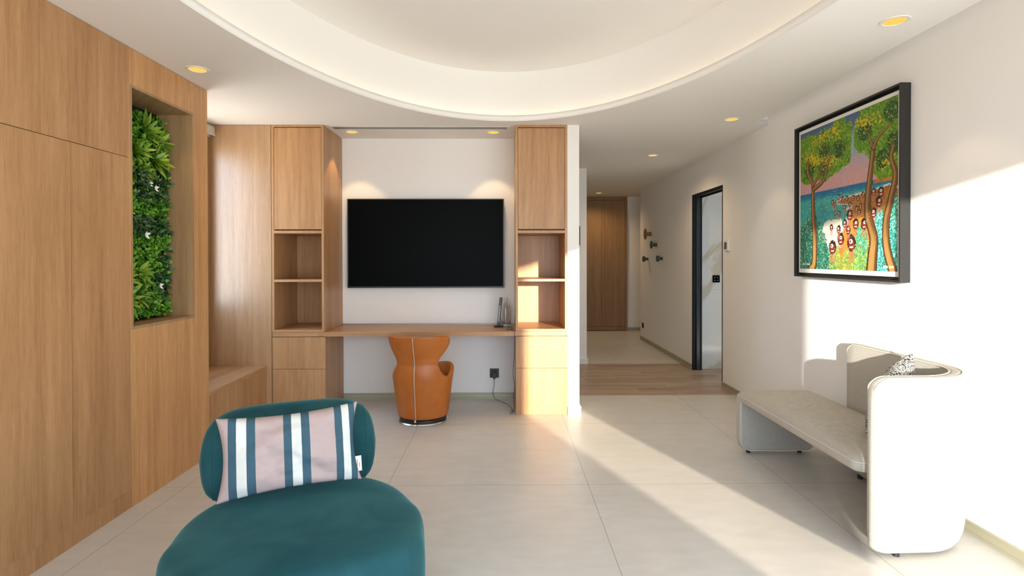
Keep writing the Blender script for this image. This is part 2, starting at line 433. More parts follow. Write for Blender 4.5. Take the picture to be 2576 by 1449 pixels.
# ---- walls
m = MB()                                                       # right wall with the black framed doorway and an opening behind the camera
WT = 0.11
for y0, y1, z0, z1 in ((YN, -1.02, 0, 2.64), (-1.02, 0.65, 2.00, 2.64), (0.65, 5.665, 0, 2.64), (5.665, 6.585, 2.124, 2.64), (6.585, 9.106, 0, 2.64)):
    m.box(XR, XR+WT, y0, y1, z0, z1)
struct('wall_right', m, PLASTER)
m = MB(); m.box(-2.65, -1.95, YN-0.15, YN, 0, 2.6).box(-0.35, 0.046, YN-0.15, YN, 0, 2.6).box(-1.95, -0.35, YN-0.15, YN, 2.30, 2.6).box(0.046, 2.14, YN-0.15, YN, 2.30, 2.6)
struct('wall_front', m, PLASTER)                               # behind the camera, with the terrace opening
struct('reflected_sun_blocker', MB().box(2.42, 2.50, -13.8, YN, 0, 4.2), PLASTER)  # unseen wall added to stop the reflected sun entering the front openings
m = MB(); m.box(-2.62, 0.650, D2, D2+0.14, 0, 2.56).box(0.547, 0.650, D1, D2, 0, 2.52)
struct('wall_back', m, PLASTER)
struct('wall_hall', MB().box(0.40, 1.058, W2, 7.62, 0, 2.52), PLASTER)
m = MB(); m.box(-1.3, 4.3, YF, YF+0.1, 0, 2.56)
struct('wall_far', m, PLASTER)
m = MB(); m.box(-1.35, -1.25, 5.38, YF, 0, 0.8).box(-1.35, -1.25, 5.38, YF, 2.1, 2.52).box(-1.35, -1.25, 5.38, YF, 0.8, 2.1)
struct('wall_hall_left', m, PLASTER)
struct('wall_hall_right', MB().box(4.2, 4.3, 9.0, YF, 0, 2.52).box(2.40, 4.3, 8.996, 9.106, 0, 2.52), PLASTER)
m = MB(); m.box(-2.75, -2.64, 2.10, 3.62, 0, 2.56)
m.box(-2.65, -2.53, 3.62, 3.86, 0, 2.56).box(-2.65, -2.53, 4.60, 5.38, 0, 2.56).box(-2.65, -2.53, 3.86, 4.60, 0, 0.92).box(-2.65, -2.53, 3.86, 4.60, 2.34, 2.56)
struct('wall_left', m, PLASTER)
struct('wall_left', MB().box(XL-0.10, XL-0.001, YN, 2.172, 0, 2.56), OAK)
struct('wall_left', MB().box(-2.5295, -2.524, 4.602, D1-0.001, 0.434, 2.40), OAKHALL)  # dark oak colour stands in for the shade on the window jamb
m = MB(); m.box(-4.25, 0.46, -19.2, -18.2, 0, 5.0)             # unseen far slab added to keep sun off the nook window and left opening
for v in m.bm.verts: v.co = Matrix.Rotation(-math.atan(SUN_TAN), 4, 'Z') @ v.co
struct('sun_blocker', m, PLASTER)
m = MB()
for y0, y1 in ((3.862, 3.90), (4.56, 4.598)): m.box(-2.62, -2.56, y0, y1, 0.922, 2.338)
m.box(-2.62, -2.56, 3.90, 4.56, 0.922, 0.96).box(-2.62, -2.56, 3.90, 4.56, 2.30, 2.338)
struct('window_1', m, WHITEP)
# wet room behind the doorway
struct('wall_marble', MB().box(2.41, 4.3, 6.62, 6.70, 0, 2.111), MARBLE)
struct('ceiling_wet_room', MB().box(2.401, 4.2, 5.0, 6.70, 2.112, 2.16), CEIL)
struct('wall_wet_room', MB().box(2.401, 4.3, 4.9, 5.0, 0, 2.112).box(4.2, 4.3, 5.0, 6.62, 0, 0.9).box(4.2, 4.3, 5.0, 5.55, 0.9, 2.11).box(4.2, 4.3, 5.85, 6.62, 0.9, 2.11), PLASTER)

# ---- skirting: channel profile with projecting top and bottom lips
def skirting(name, p, q, side, h=0.062):
    """from p to q (xy); side = unit vector pointing into the room"""
    p, q, s_ = Vector((*p, 0)), Vector((*q, 0)), Vector((*side, 0))
    prof = [(0, 0), (0.012, 0), (0.012, 0.012), (0.007, 0.015), (0.007, h-0.014), (0.013, h-0.010), (0.013, h), (0, h)]
    mb = MB(); A_ = [mb.bm.verts.new(p + s_*a + Vector((0, 0, z))) for a, z in prof]; B_ = [mb.bm.verts.new(q + s_*a + Vector((0, 0, z))) for a, z in prof]
    n = len(prof); mb.bm.faces.new(A_); mb.bm.faces.new(list(reversed(B_)))
    for i in range(n): mb.bm.faces.new((A_[i], B_[i], B_[(i+1) % n], A_[(i+1) % n]))
    return struct(name, mb, BASEB)
skirting('baseboard_back', (-1.548, D2), (0.098, D2), (0, -1))
skirting('baseboard_right', (XR, 0.66), (XR, 5.662), (-1, 0))
skirting('baseboard_right', (XR, 6.588), (XR, 9.106), (-1, 0))
skirting('baseboard_far', (2.302, YF), (4.2, YF), (0, -1))
m = MB(); m.box(0.551, 0.662, D1-0.012, D1, 0, 0.055).box(0.549, 0.666, D1-0.016, D1, 0.055, 0.066).box(0.650, 0.662, D1, D2+0.14, 0, 0.055).box(0.650, 0.666, D1, D2+0.14, 0.055, 0.066)
struct('baseboard_pillar', m, PLASTER)
m = MB(); m.box(0.40, 1.070, W2-0.012, W2, 0, 0.055).box(0.40, 1.076, W2-0.018, W2, 0.055, 0.068).box(1.058, 1.070, W2, 7.62, 0, 0.055).box(1.058, 1.076, W2, 7.62, 0.055, 0.068)
struct('baseboard_hall', m, PLASTER)

# ---- black sliding door frame in the right wall
m = MB()
Y0, Y1, Z1 = 5.665, 6.585, 2.124
m.box(XR-0.004, XR+WT+0.004, Y0, Y0+0.012, 0, Z1)              # near jamb lining
m.box(XR-0.004, XR+WT+0.004, Y1-0.014, Y1, 0, Z1)
m.box(XR-0.004, XR+WT+0.004, Y0, Y1, Z1-0.014, Z1)
m.box(XR+0.005, XR+0.020, Y1-0.030, Y1-0.014, 0, Z1-0.014).box(XR+0.085, XR+0.105, Y1-0.040, Y1-0.014, 0, Z1-0.014)
m.box(XR+0.006, XR+0.030, Y0+0.012, Y1-0.014, Z1-0.034, Z1-0.014).box(XR+0.080, XR+0.104, Y0+0.012, Y1-0.014, Z1-0.040, Z1-0.014)
fr = struct('door_1', m, BLACKM)
m = MB(); m.box(XR+0.036, XR+0.076, Y1-0.052, Y1-0.0145, 0.006, Z1-0.016, 0.002); dl = m.build('door_panel', plain('dark_blue_black_lacquer', (0.010, 0.022, 0.032), 0.28), fr)
m = MB(); m.box(XR+0.050, XR+0.062, Y1-0.054, Y1-0.051, 0.98, 1.10, 0.001).build('door_lock', BLACKM, dl)
m = MB(); m.box(XR+0.031, XR+0.035, Y0+0.013, Y1-0.06, Z1-0.030, Z1-0.022).build('door_track', CHROME, fr)

# ------------------------------------------------------------------ oak joinery
# tall storage cabinets on the left wall
def tall_cabinet(y0, label, parts_open=True):
    y1, ym, xb, xf = y0+0.80, y0+0.40, -2.62, XL
    r = root('storage_cabinet', label, 'cabinet', (xf, (y0+y1)/2, 0), 0)
    MB().box(xb, xf-0.020, y0, y1, 0.100, H-0.002).build('carcass', DARKGAP, r)
    MB().box(xb, xf-0.003, y0, y1, 0.0, 0.099).build('plinth', OAK, r)
    g = 0.0014
    MB().box(xf-0.020, xf, y0+g/2, ym-g, 0.101, 1.906).build('door', OAK, r)
    MB().box(xf-0.020, xf, ym+g, y1-g/2, 0.101, 1.906).build('door', OAK, r)
    MB().box(xf-0.020, xf, y0+g/2, y1-g/2, 1.909, H-0.003).build('upper_door', OAK, r)
    return r
tall_cabinet(2.178, 'tall oak storage cabinet with long doors left of the plant niche')

# oak wall panel with the framed niche
NY0, NY1, NZ0, NZ1 = 2.984, 3.588, 0.970, 2.310
PY0, PY1 = 2.979, 3.757
r = root('niche_wall_panel', 'pale oak wall panel with a tall framed niche holding the plants', 'wall panel', (XL, (PY0+PY1)/2, 0))
m = holed_plate([(PY0, 0.0), (PY1, 0.0), (PY1, H-0.004), (PY0, H-0.004)], [[(NY0+0.001, NZ0), (NY0+0.001, NZ1), (NY1, NZ1), (NY1, NZ0)][::-1]], 0, 0.022)
for v in m.bm.verts: v.co = Vector((XL - 0.022 + v.co.z, v.co.x, v.co.y))
m.build('face_panel', OAKPALE, r)
fb = 0.016; xb = XL-0.24
m = MB(); m.box(xb, XL+0.002, NY0+0.001, NY0+fb, NZ0, NZ1).box(xb, XL+0.002, NY1-fb, NY1-0.001, NZ0, NZ1).box(xb, XL+0.002, NY0+fb, NY1-fb, NZ1-fb, NZ1-0.001).box(xb, XL+0.002, NY0+fb, NY1-fb, NZ0+0.001, NZ0+fb)
m.build('niche_frame', OAKNICHE, r)
MB().box(xb-0.012, xb, NY0, NY1, NZ0, NZ1).build('niche_back', OAK, r)
MB().box(-2.60, XL-0.002, PY1-0.020, PY1, 0, H-0.004).box(-2.60, XL-0.022, PY0, PY0+0.003, 0, H-0.004).build('side_panel', OAKPALE, r)

# lacquered back panel of the window seat, bench
MB_ = MB().box(-2.528, -2.008, D1, D1+0.022, 0.0, H-0.003)
p = MB_.build('seat_back_panel', OAKGLOSS); tag(p, 'tall glossy oak panel behind the window seat, catching window light', 'wall panel')
r = root('bench', 'low oak window bench in the nook beside the drawers', 'bench', (-2.29, 4.23, 0))
MB().box(-2.528, -2.048, 3.759, D1-0.001, 0.405, 0.433, 0.001).build('seat', OAKY, r)
MB().box(-2.528, -2.052, 3.759, D1-0.001, 0.0, 0.404).build('base', OAK, r)

# wall units either side of the television
def wall_unit(x0, x1, lx0, lx1, label, side):
    cx = (x0+x1)/2; yb = D2-0.001; t = 0.020; rec = 0.012
    r = root('wall_cabinet', label, 'cabinet', (cx, D1, 0), 0, 'oak wall cabinets either side of the television')
    # upper carcass: sides, top, shelves, back
    m = MB(); m.box(x0, x0+t, D1, yb, 0.724, H-0.002).box(x1-t, x1, D1, yb, 0.724, H-0.002).box(x0+t, x1-t, D1, yb, H-0.020, H-0.002)
    m.box(x0+t, x1-t, D1, yb, 1.576, 1.600)
    m.build('carcass', OAK, r)
    MB().box(x0+t, x1-t, yb-0.018, yb, 0.745, 1.575).build('back_panel', OAK, r)
    MB().box(x0+t, x1-t, D1+0.001, yb-0.018, 0.724, 0.744).build('bottom_shelf', OAKX, r)
    MB().box(x0+t, x1-t, D1+0.001, yb-0.018, 1.157, 1.178).build('shelf', OAKX, r)
    MB().box(x0+t, x1-t, D1+0.03, yb-0.018, 1.601, H-0.021).build('door_backing', DARKGAP, r)
    MB().box(x0+t+0.003, x1-t-0.003, D1+0.002, D1+0.022, 1.611, H-0.026).build('door', OAK, r)
    # lower part
    MB().box(lx0+0.001, lx1-0.001, D1+0.024, yb, 0.0, 0.680).build('base_carcass', OAK, r)
    MB().box(lx0, lx1, D1+0.004, D1+0.0235, 0.405, 0.679).build('drawer', OAK, r)
    MB().box(lx0, lx1, D1+0.004, D1+0.0235, 0.0005, 0.402).build('drawer', OAK, r)
    return r
wall_unit(-2.004, -1.556, -2.004, -1.549, 'oak wall cabinet with open shelves, left of the television', 1)
wall_unit(0.098, 0.546, 0.099, 0.545, 'oak wall cabinet with open shelves beside the white pillar, right of the television', -1)
r = root('desk', 'long floating oak desk under the television, spanning between the cabinets', 'desk', (-0.73, 4.97, 0.682))
MB().box(-1.610, 0.097, D1+0.004, D2-0.003, 0.684, 0.7225, 0.001).box(0.0970, 0.546, D1+0.004, D1+0.06, 0.684, 0.7225, 0.0005).build('desk_top', OAKX, r)
MB().box(-2.004, -1.611, D1+0.004, D1+0.06, 0.684, 0.7225, 0.0005).build('edge_strip', OAKX, r)
MB().box(-1.554, 0.096, D2-0.012, D2-0.003, 0.7227, 0.733).build('cable_rail', GREYM, r)

# far hall wardrobe
r = root('wardrobe', 'dark oak wardrobe with two doors at the end of the hallway', 'wardrobe', (1.70, YF, 0))
xa, xb_, yf = 1.10, 2.300, YF-0.030
MB().box(xa, xb_-0.045, yf+0.02, YF-0.001, 0.0, H-0.002).build('carcass', DARKGAP, r)
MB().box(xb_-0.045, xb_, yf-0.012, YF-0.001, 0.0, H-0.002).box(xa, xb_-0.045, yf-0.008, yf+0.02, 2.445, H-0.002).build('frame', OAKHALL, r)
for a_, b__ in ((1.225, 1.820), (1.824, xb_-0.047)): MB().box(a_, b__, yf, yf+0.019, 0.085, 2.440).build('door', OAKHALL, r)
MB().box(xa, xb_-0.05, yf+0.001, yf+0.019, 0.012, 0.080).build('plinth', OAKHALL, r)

# ------------------------------------------------------------------ blind at the nook window
r = root('roller_blind', 'ivory roller blind cassette at the ceiling above the nook window', 'blind', (-2.51, 4.23, 2.4))
prof = [(-2.528, 2.500), (-2.500, 2.500), (-2.490, 2.494), (-2.483, 2.480), (-2.482, 2.440), (-2.480, 2.425), (-2.474, 2.412), (-2.478, 2.408), (-2.494, 2.414), (-2.528, 2.420)]
m = MB(); m.prism(prof, 'Y', 3.79, D1-0.006); m.build('cassette', BEIGEP, r, 40)

# ------------------------------------------------------------------ ceiling fittings
def downlight(x, y, label, power=8, spot=74, z=H):
    r = root('downlight', label, 'ceiling light', (x, y, z), 0, 'recessed ceiling downlights')
    ro, ri = 0.066, 0.050
    MB().lathe([(ri, -0.001), (ri+0.002, -0.004), (ro-0.002, -0.005), (ro, -0.0005)], (0, 0, 0), 40, cap=False).build('trim_ring', WHITEP, r, 40, local=True)
    MB().lathe([(0.0, -0.0026), (0.03, -0.0022), (ri+0.001, -0.0012)], (0, 0, 0), 40, cap=False).build('lens', LAMP, r, 60, local=True)
    L = bpy.data.lights.new('downlight_beam', 'SPOT'); L.energy = power; L.color = (1.0, 0.70, 0.38); L.spot_size = math.radians(spot); L.spot_blend = 0.25 if spot < 100 else 0.9; L.shadow_soft_size = 0.02
    lo = bpy.data.objects.new('downlight_beam', L); COL.objects.link(lo); lo.parent = r; lo.location = (0, 0, -0.008)
    return r
downlight(-1.864, 3.335, 'glowing downlight in the ceiling beside the plant niche', 8)
downlight(-1.383, 4.960, 'glowing downlight above the left end of the television', 17)
downlight(-0.098, 4.969, 'glowing downlight above the right end of the television', 17)
downlight(1.905, 2.632, 'largest glowing downlight, near the ceiling edge above the sofa and picture', 8)
downlight(1.892, 4.500, 'glowing downlight above the hallway entrance, nearest the ceiling notch', 9)
downlight(1.665, 6.071, 'glowing downlight over the wood floor strip beside the doorway', 44, 150)
downlight(1.669, 9.560, 'smallest glowing downlight, just in front of the hall wardrobe', 50, 150)

r = root('air_diffuser', 'slim linear air diffuser in the ceiling above the television', 'air vent', (-0.74, 4.80, H))
x0, x1 = -1.52, 0.045
MB().box(x0, x1, 4.752, 4.856, H-0.003, H-0.0005).build('frame', WHITEP, r)
m = MB()
for k in range(3): m.box(x0+0.02, x1-0.02, 4.772+0.026*k, 4.782+0.026*k, H-0.0045, H-0.0031)
m.build('slot', BLACKP, r)

# ------------------------------------------------------------------ television
r = root('television', 'large black flat television mounted on the white wall above the desk', 'television', (-0.75, D2, 1.5))
tx0, tx1, tz0, tz1, ty = -1.490, -0.002, 1.078, 1.925, D2-0.065
MB().box(tx0, tx1, ty, ty+0.035, tz0, tz1, 0.003).build('housing', BLACKP, r)
MB().box(tx0+0.010, tx1-0.010, ty-0.0015, ty-0.0002, tz0+0.014, tz1-0.008).build('screen', SCREEN, r)
MB().box(tx0, tx1, ty-0.004, ty-0.0003, tz0, tz0+0.009).box(tx0, tx0+0.004, ty-0.004, ty-0.0003, tz0, tz1).box(tx1-0.004, tx1, ty-0.004, ty-0.0003, tz0, tz1).box(tx0, tx1, ty-0.004, ty-0.0003, tz1-0.004, tz1).build('bezel', plain('dark_bezel_metal', (0.035, 0.036, 0.036), 0.4, 0.5), r)
MB().box(-1.0, -0.5, ty+0.035, D2-0.001, 1.3, 1.7).build('wall_bracket', BLACKP, r)
# ------------------------------------------------------------------ orange leather tub chair
CH = root('tub_chair', 'orange leather tub chair with winged back tucked under the desk', 'chair', (-0.685, 4.575, 0), math.radians(-8))
RZ = [(0.045, 0.205), (0.07, 0.212), (0.20, 0.229), (0.33, 0.247), (0.40, 0.254), (0.45, 0.250), (0.50, 0.240), (0.55, 0.246), (0.60, 0.262), (0.66, 0.281), (0.73, 0.296)]
RA = [(0.045, 0.205), (0.07, 0.212), (0.20, 0.229), (0.33, 0.247), (0.42, 0.259), (0.54, 0.264)]
def cp(th, z, dr=0.0, wing=False):
    f_ = min(1, max(0, (abs(th)-50)/25)); r_ = lerp(interp(z, RZ), interp(z, RA), f_ if z < 0.56 and not wing else 0) + dr; a = math.radians(th); return Vector((r_*math.sin(a), -r_*math.cos(a), z))
ZT = [(47, .50), (49.5, .465), (54, .428), (61, .400), (70, .390), (80, .398), (92, .424), (104, .452), (118, .466), (140, .466), (160, .448), (180, .438)]
ths = [-47 + 94*k/16 for k in range(17)]
side = [49, 51, 54, 58, 62, 66, 71, 76, 81, 87, 94, 102, 111, 122, 135, 150, 165, 180]
cols = ths + side + [-t for t in reversed(side[:-1])]
m = MB(); rows = 14
P = []
for i in range(rows+1):
    f = i/rows
    P.append([cp(t, lerp(0.045, 0.50 if abs(t) <= 47.01 else interp(abs(t), ZT), f)) for t in cols])
m.grid(P, closed_v=True)
WD = [(.50, 47), (.520, 47.5), (.55, 52), (.58, 58), (.61, 63.5), (.64, 67), (.67, 68.5), (.695, 68), (.712, 66), (.724, 62)]
P = []
for i in range(19):
    z = lerp(.50, .724, i/18); w_ = interp(z, WD)
    P.append([cp(-w_ + 2*w_*k/16, z + 0.012*(i/18)**3*(1-((k-8)/8)**2), 0, True) for k in range(17)])
m.grid(P)
m.build('shell', LEATHER, CH, 180, local=True, mods=(('SOLIDIFY', dict(thickness=0.032, offset=-1.0)), ('SUBSURF', dict(levels=1, render_levels=2))))
m = MB(); m.lathe([(0.0, 0.400), (0.12, 0.397), (0.175, 0.385), (0.198, 0.36), (0.198, 0.27), (0.0, 0.26)], (0, 0.0, 0), 40, cap=False)
m.build('seat_cushion', LEATHER, CH, 60, local=True)
MB().lathe([(0.0, 0.044), (0.196, 0.044), (0.196, 0.018), (0.0, 0.018)], (0, 0, 0), 48, cap=False).build('swivel_ring', BLACKP, CH, 40, local=True)
MB().lathe([(0.0, 0.001), (0.207, 0.001), (0.209, 0.009), (0.203, 0.0165), (0.0, 0.0175)], (0, 0, 0), 64, cap=False).build('base_plate', CHROME, CH, 40, local=True)
zp = [cp(0, z, 0.0030) for z in [0.05 + 0.678*k/24 for k in range(25)]]
zz = MB().tube(zp, 0.0040, 8).build('zip', plain('silver_zip', (0.50, 0.44, 0.40), 0.4, 0.4), CH, 180, local=True)
MB().box(-0.007, 0.007, -0.232, -0.218, 0.040, 0.062, 0.002).build('zip_pull', CHROME, zz, None, local=True)

# ------------------------------------------------------------------ small things on and under the desk
r = root('tower_device', 'slim black perforated upright device leaning on a round base on the desk', 'device', (-0.055, 5.02, 0.7225))
MB().lathe([(0.0, 0.0), (0.043, 0.0), (0.044, 0.010), (0.041, 0.014), (0.0, 0.015)], (0, 0, 0), 36, cap=False).build('base', BLACKP, r, 40, local=True)
m = MB(); m.box(-0.014, 0.014, -0.010, 0.010, 0.0, 0.262, 0.004); 
for v in m.bm.verts: v.co = Matrix.Rotation(math.radians(5.5), 4, 'Y') @ v.co + Vector((0.0, 0, 0.013))
m.build('stem', BLACKP, r, None, local=True)
m = MB()
for k in range(20): m.box(-0.009, 0.004, -0.0115, -0.0099, 0.04+k*0.0075, 0.043+k*0.0075)
for v in m.bm.verts: v.co = Matrix.Rotation(math.radians(5.5), 4, 'Y') @ v.co + Vector((0.0, 0, 0.013))
m.build('grille', GREYM, r, None, local=True)
r = root('glass_bottle', 'clear glass carafe standing behind the black device on the desk', 'bottle', (0.012, 5.115, 0.7228))
MB().lathe([(0.0, 0.0), (0.043, 0.0), (0.045, 0.006), (0.045, 0.165), (0.040, 0.188), (0.024, 0.208), (0.021, 0.218), (0.021, 0.268), (0.0185, 0.268), (0.0185, 0.218), (0.0215, 0.206), (0.037, 0.186), (0.042, 0.164), (0.042, 0.022), (0.038, 0.016), (0.0, 0.016)], (0, 0, 0), 48, cap=False).build('glass', GLASS, r, 50, local=True)
r = root('desk_box', 'small flat black box with a grey lid at the right end of the desk', 'box', (0.043, 4.84, 0.7228))
MB().box(-0.024, 0.024, -0.028, 0.028, 0, 0.009, 0.002).build('housing', BLACKP, r, None, local=True)
MB().box(-0.018, 0.019, -0.020, 0.025, 0.0092, 0.0105, 0.0005).build('lid', GREYM, r, None, local=True)
r = root('wall_socket', 'black double wall socket with a plugged-in adapter under the desk', 'socket', (-0.098, D2, 0.252))
MB().box(-0.142, -0.054, D2-0.009, D2-0.0005, 0.206, 0.294, 0.002).build('plate', BLACKP, r)
MB().lathe([(0.0, 0), (0.021, 0), (0.021, 0.003), (0.017, 0.003), (0.017, 0.001)], (0, 0, 0), 24, cap=False).build('socket_ring', BLACKM, r, None, local=True).matrix_local = Matrix.Translation((0, -0.009, 0.012)) @ Matrix.Rotation(math.pi/2, 4, 'X')
cab = smoothline([(-0.097, D2-0.035, 0.198), (-0.100, D2-0.028, 0.13), (-0.112, D2-0.035, 0.07), (-0.09, D2-0.05, 0.012), (-0.03, D2-0.12, 0.004), (0.03, D2-0.22, 0.004), (0.065, D2-0.36, 0.004), (0.078, D2-0.46, 0.004),
                  (0.060, D2-0.48, 0.02), (0.050, D2-0.52, 0.004), (0.075, D2-0.53, 0.02), (0.086, D2-0.47, 0.05), (0.080, D2-0.40, 0.12), (0.088, D2-0.48, 0.22), (0.075, D2-0.50, 0.36), (0.084, D2-0.50, 0.48), (0.088, D2-0.535, 0.60), (0.088, D2-0.545, 0.690), (0.086, D2-0.540, 0.7255),
                  (0.075, D2-0.42, 0.7255), (0.072, D2-0.33, 0.7255), (0.055, D2-0.26, 0.7255), (0.00, D2-0.21, 0.7255)], 8)
pl = MB().box(-0.118, -0.078, D2-0.050, D2-0.0095, 0.212, 0.262, 0.005).box(-0.106, -0.090, D2-0.044, D2-0.026, 0.196, 0.213, 0.003)
r = root('power_cable', 'thin black power cable with adapter running from socket up to the desk', 'cable', (-0.097, D2-0.05, 0.2))
pl.build('adapter', BLACKP, r)
MB().tube(cab, 0.0022, 6).build('cord', BLACKP, r, 180)

# ------------------------------------------------------------------ wall fittings
r = root('wall_switch', 'dark panel seen edge-on, fixed to the side of the white pillar', 'switch', (0.650, 4.80, 1.56))
MB().box(0.6505, 0.6645, 4.752, 4.86, 1.468, 1.640, 0.002).build('panel', BLACKM, r)
MB().box(0.6646, 0.6665, 4.757, 4.855, 1.473, 1.635).build('glass_front', SCREEN, r)
r = root('thermostat', 'small white thermostat on the wall beside the black door frame', 'thermostat', (XR, 5.545, 1.49))
MB().box(XR-0.016, XR-0.0005, 5.497, 5.597, 1.432, 1.550, 0.002).build('housing', WHITEP, r)
MB().box(XR-0.0175, XR-0.0162, 5.528, 5.588, 1.448, 1.520).build('display', plain('grey_display', (0.12, 0.12, 0.10), 0.2), r)
r = root('wall_socket', 'small dark socket low on the hallway wall below the knobs', 'socket', (XR, 8.93, 0.25))
MB().box(XR-0.010, XR-0.0005, 8.885, 8.975, 0.207, 0.293, 0.002).build('plate', BLACKP, r)
MB().box(XR-0.012, XR-0.0101, 8.905, 8.955, 0.225, 0.275).build('insert', BLACKM, r)
r = root('touch_panel', 'black glass touch panel with four icons on the marble wall', 'control panel', (2.592, 6.62, 1.102))
MB().box(2.550, 2.637, 6.611, 6.6195, 1.059, 1.146, 0.001).build('plate', SCREEN, r)
for ix in (-1, 1):
    for iz in (-1, 1):
        cx, cz = 2.5935+ix*0.017, 1.1025+iz*0.017
        m = MB()
        for k in range(2): m.box(cx-0.005+0.003*k*(1 if ix > 0 else -1), cx+0.005, 6.6098, 6.6108, cz-0.005+0.006*k, cz-0.001+0.006*k)
        m.build('icon', ICON, r)
def knob(y, z, rad, depth, stem, mat, label, flat=False):
    r = root('coat_hook', label, 'coat hook', (XR, y, z), 0, 'round coat knobs on the hallway wall')
    def lx(prof, name, mt):
        mb = MB(); mb.lathe(prof, (0, 0, 0), 36, cap=False)
        for v in mb.bm.verts: v.co = Vector((-v.co.z, v.co.x, v.co.y))
        mb.build(name, mt, r, 40, local=True)
    lx([(0, 0.0005), (stem, 0.0005), (stem, depth*0.25), (stem*0.85, depth*0.6), (stem*0.85, depth*0.72)], 'stem', mat)
    if flat: lx([(0, depth*0.55), (rad*0.75, depth*0.55), (rad, depth*0.68), (rad, depth*0.95), (rad*0.93, depth), (0, depth)], 'head', mat)
    else: lx([(0, depth*0.70), (rad*0.5, depth*0.72), (rad*0.93, depth*0.80), (rad, depth*0.87), (rad*0.93, depth*0.94), (rad*0.5, depth), (0, depth*1.02)], 'head', mat)
knob(8.44, 1.735, 0.088, 0.105, 0.033, plain('golden_oak_turned', (0.24, 0.14, 0.04), 0.5), 'large golden wooden wall knob, highest of the hallway knobs')
knob(8.13, 1.560, 0.060, 0.095, 0.028, plain('petrol_stained_wood', (0.020, 0.070, 0.062), 0.45), 'petrol green wall knob below and right of the large golden knob')
knob(8.62, 1.345, 0.045, 0.085, 0.022, plain('dark_green_wood', (0.040, 0.055, 0.042), 0.5), 'small dark wall knob at the far left, beside the wall corner', True)
knob(7.83, 1.352, 0.045, 0.085, 0.022, plain('dark_olive_wood', (0.045, 0.060, 0.048), 0.5), 'small dark wall knob at the lower right, nearest the door', True)

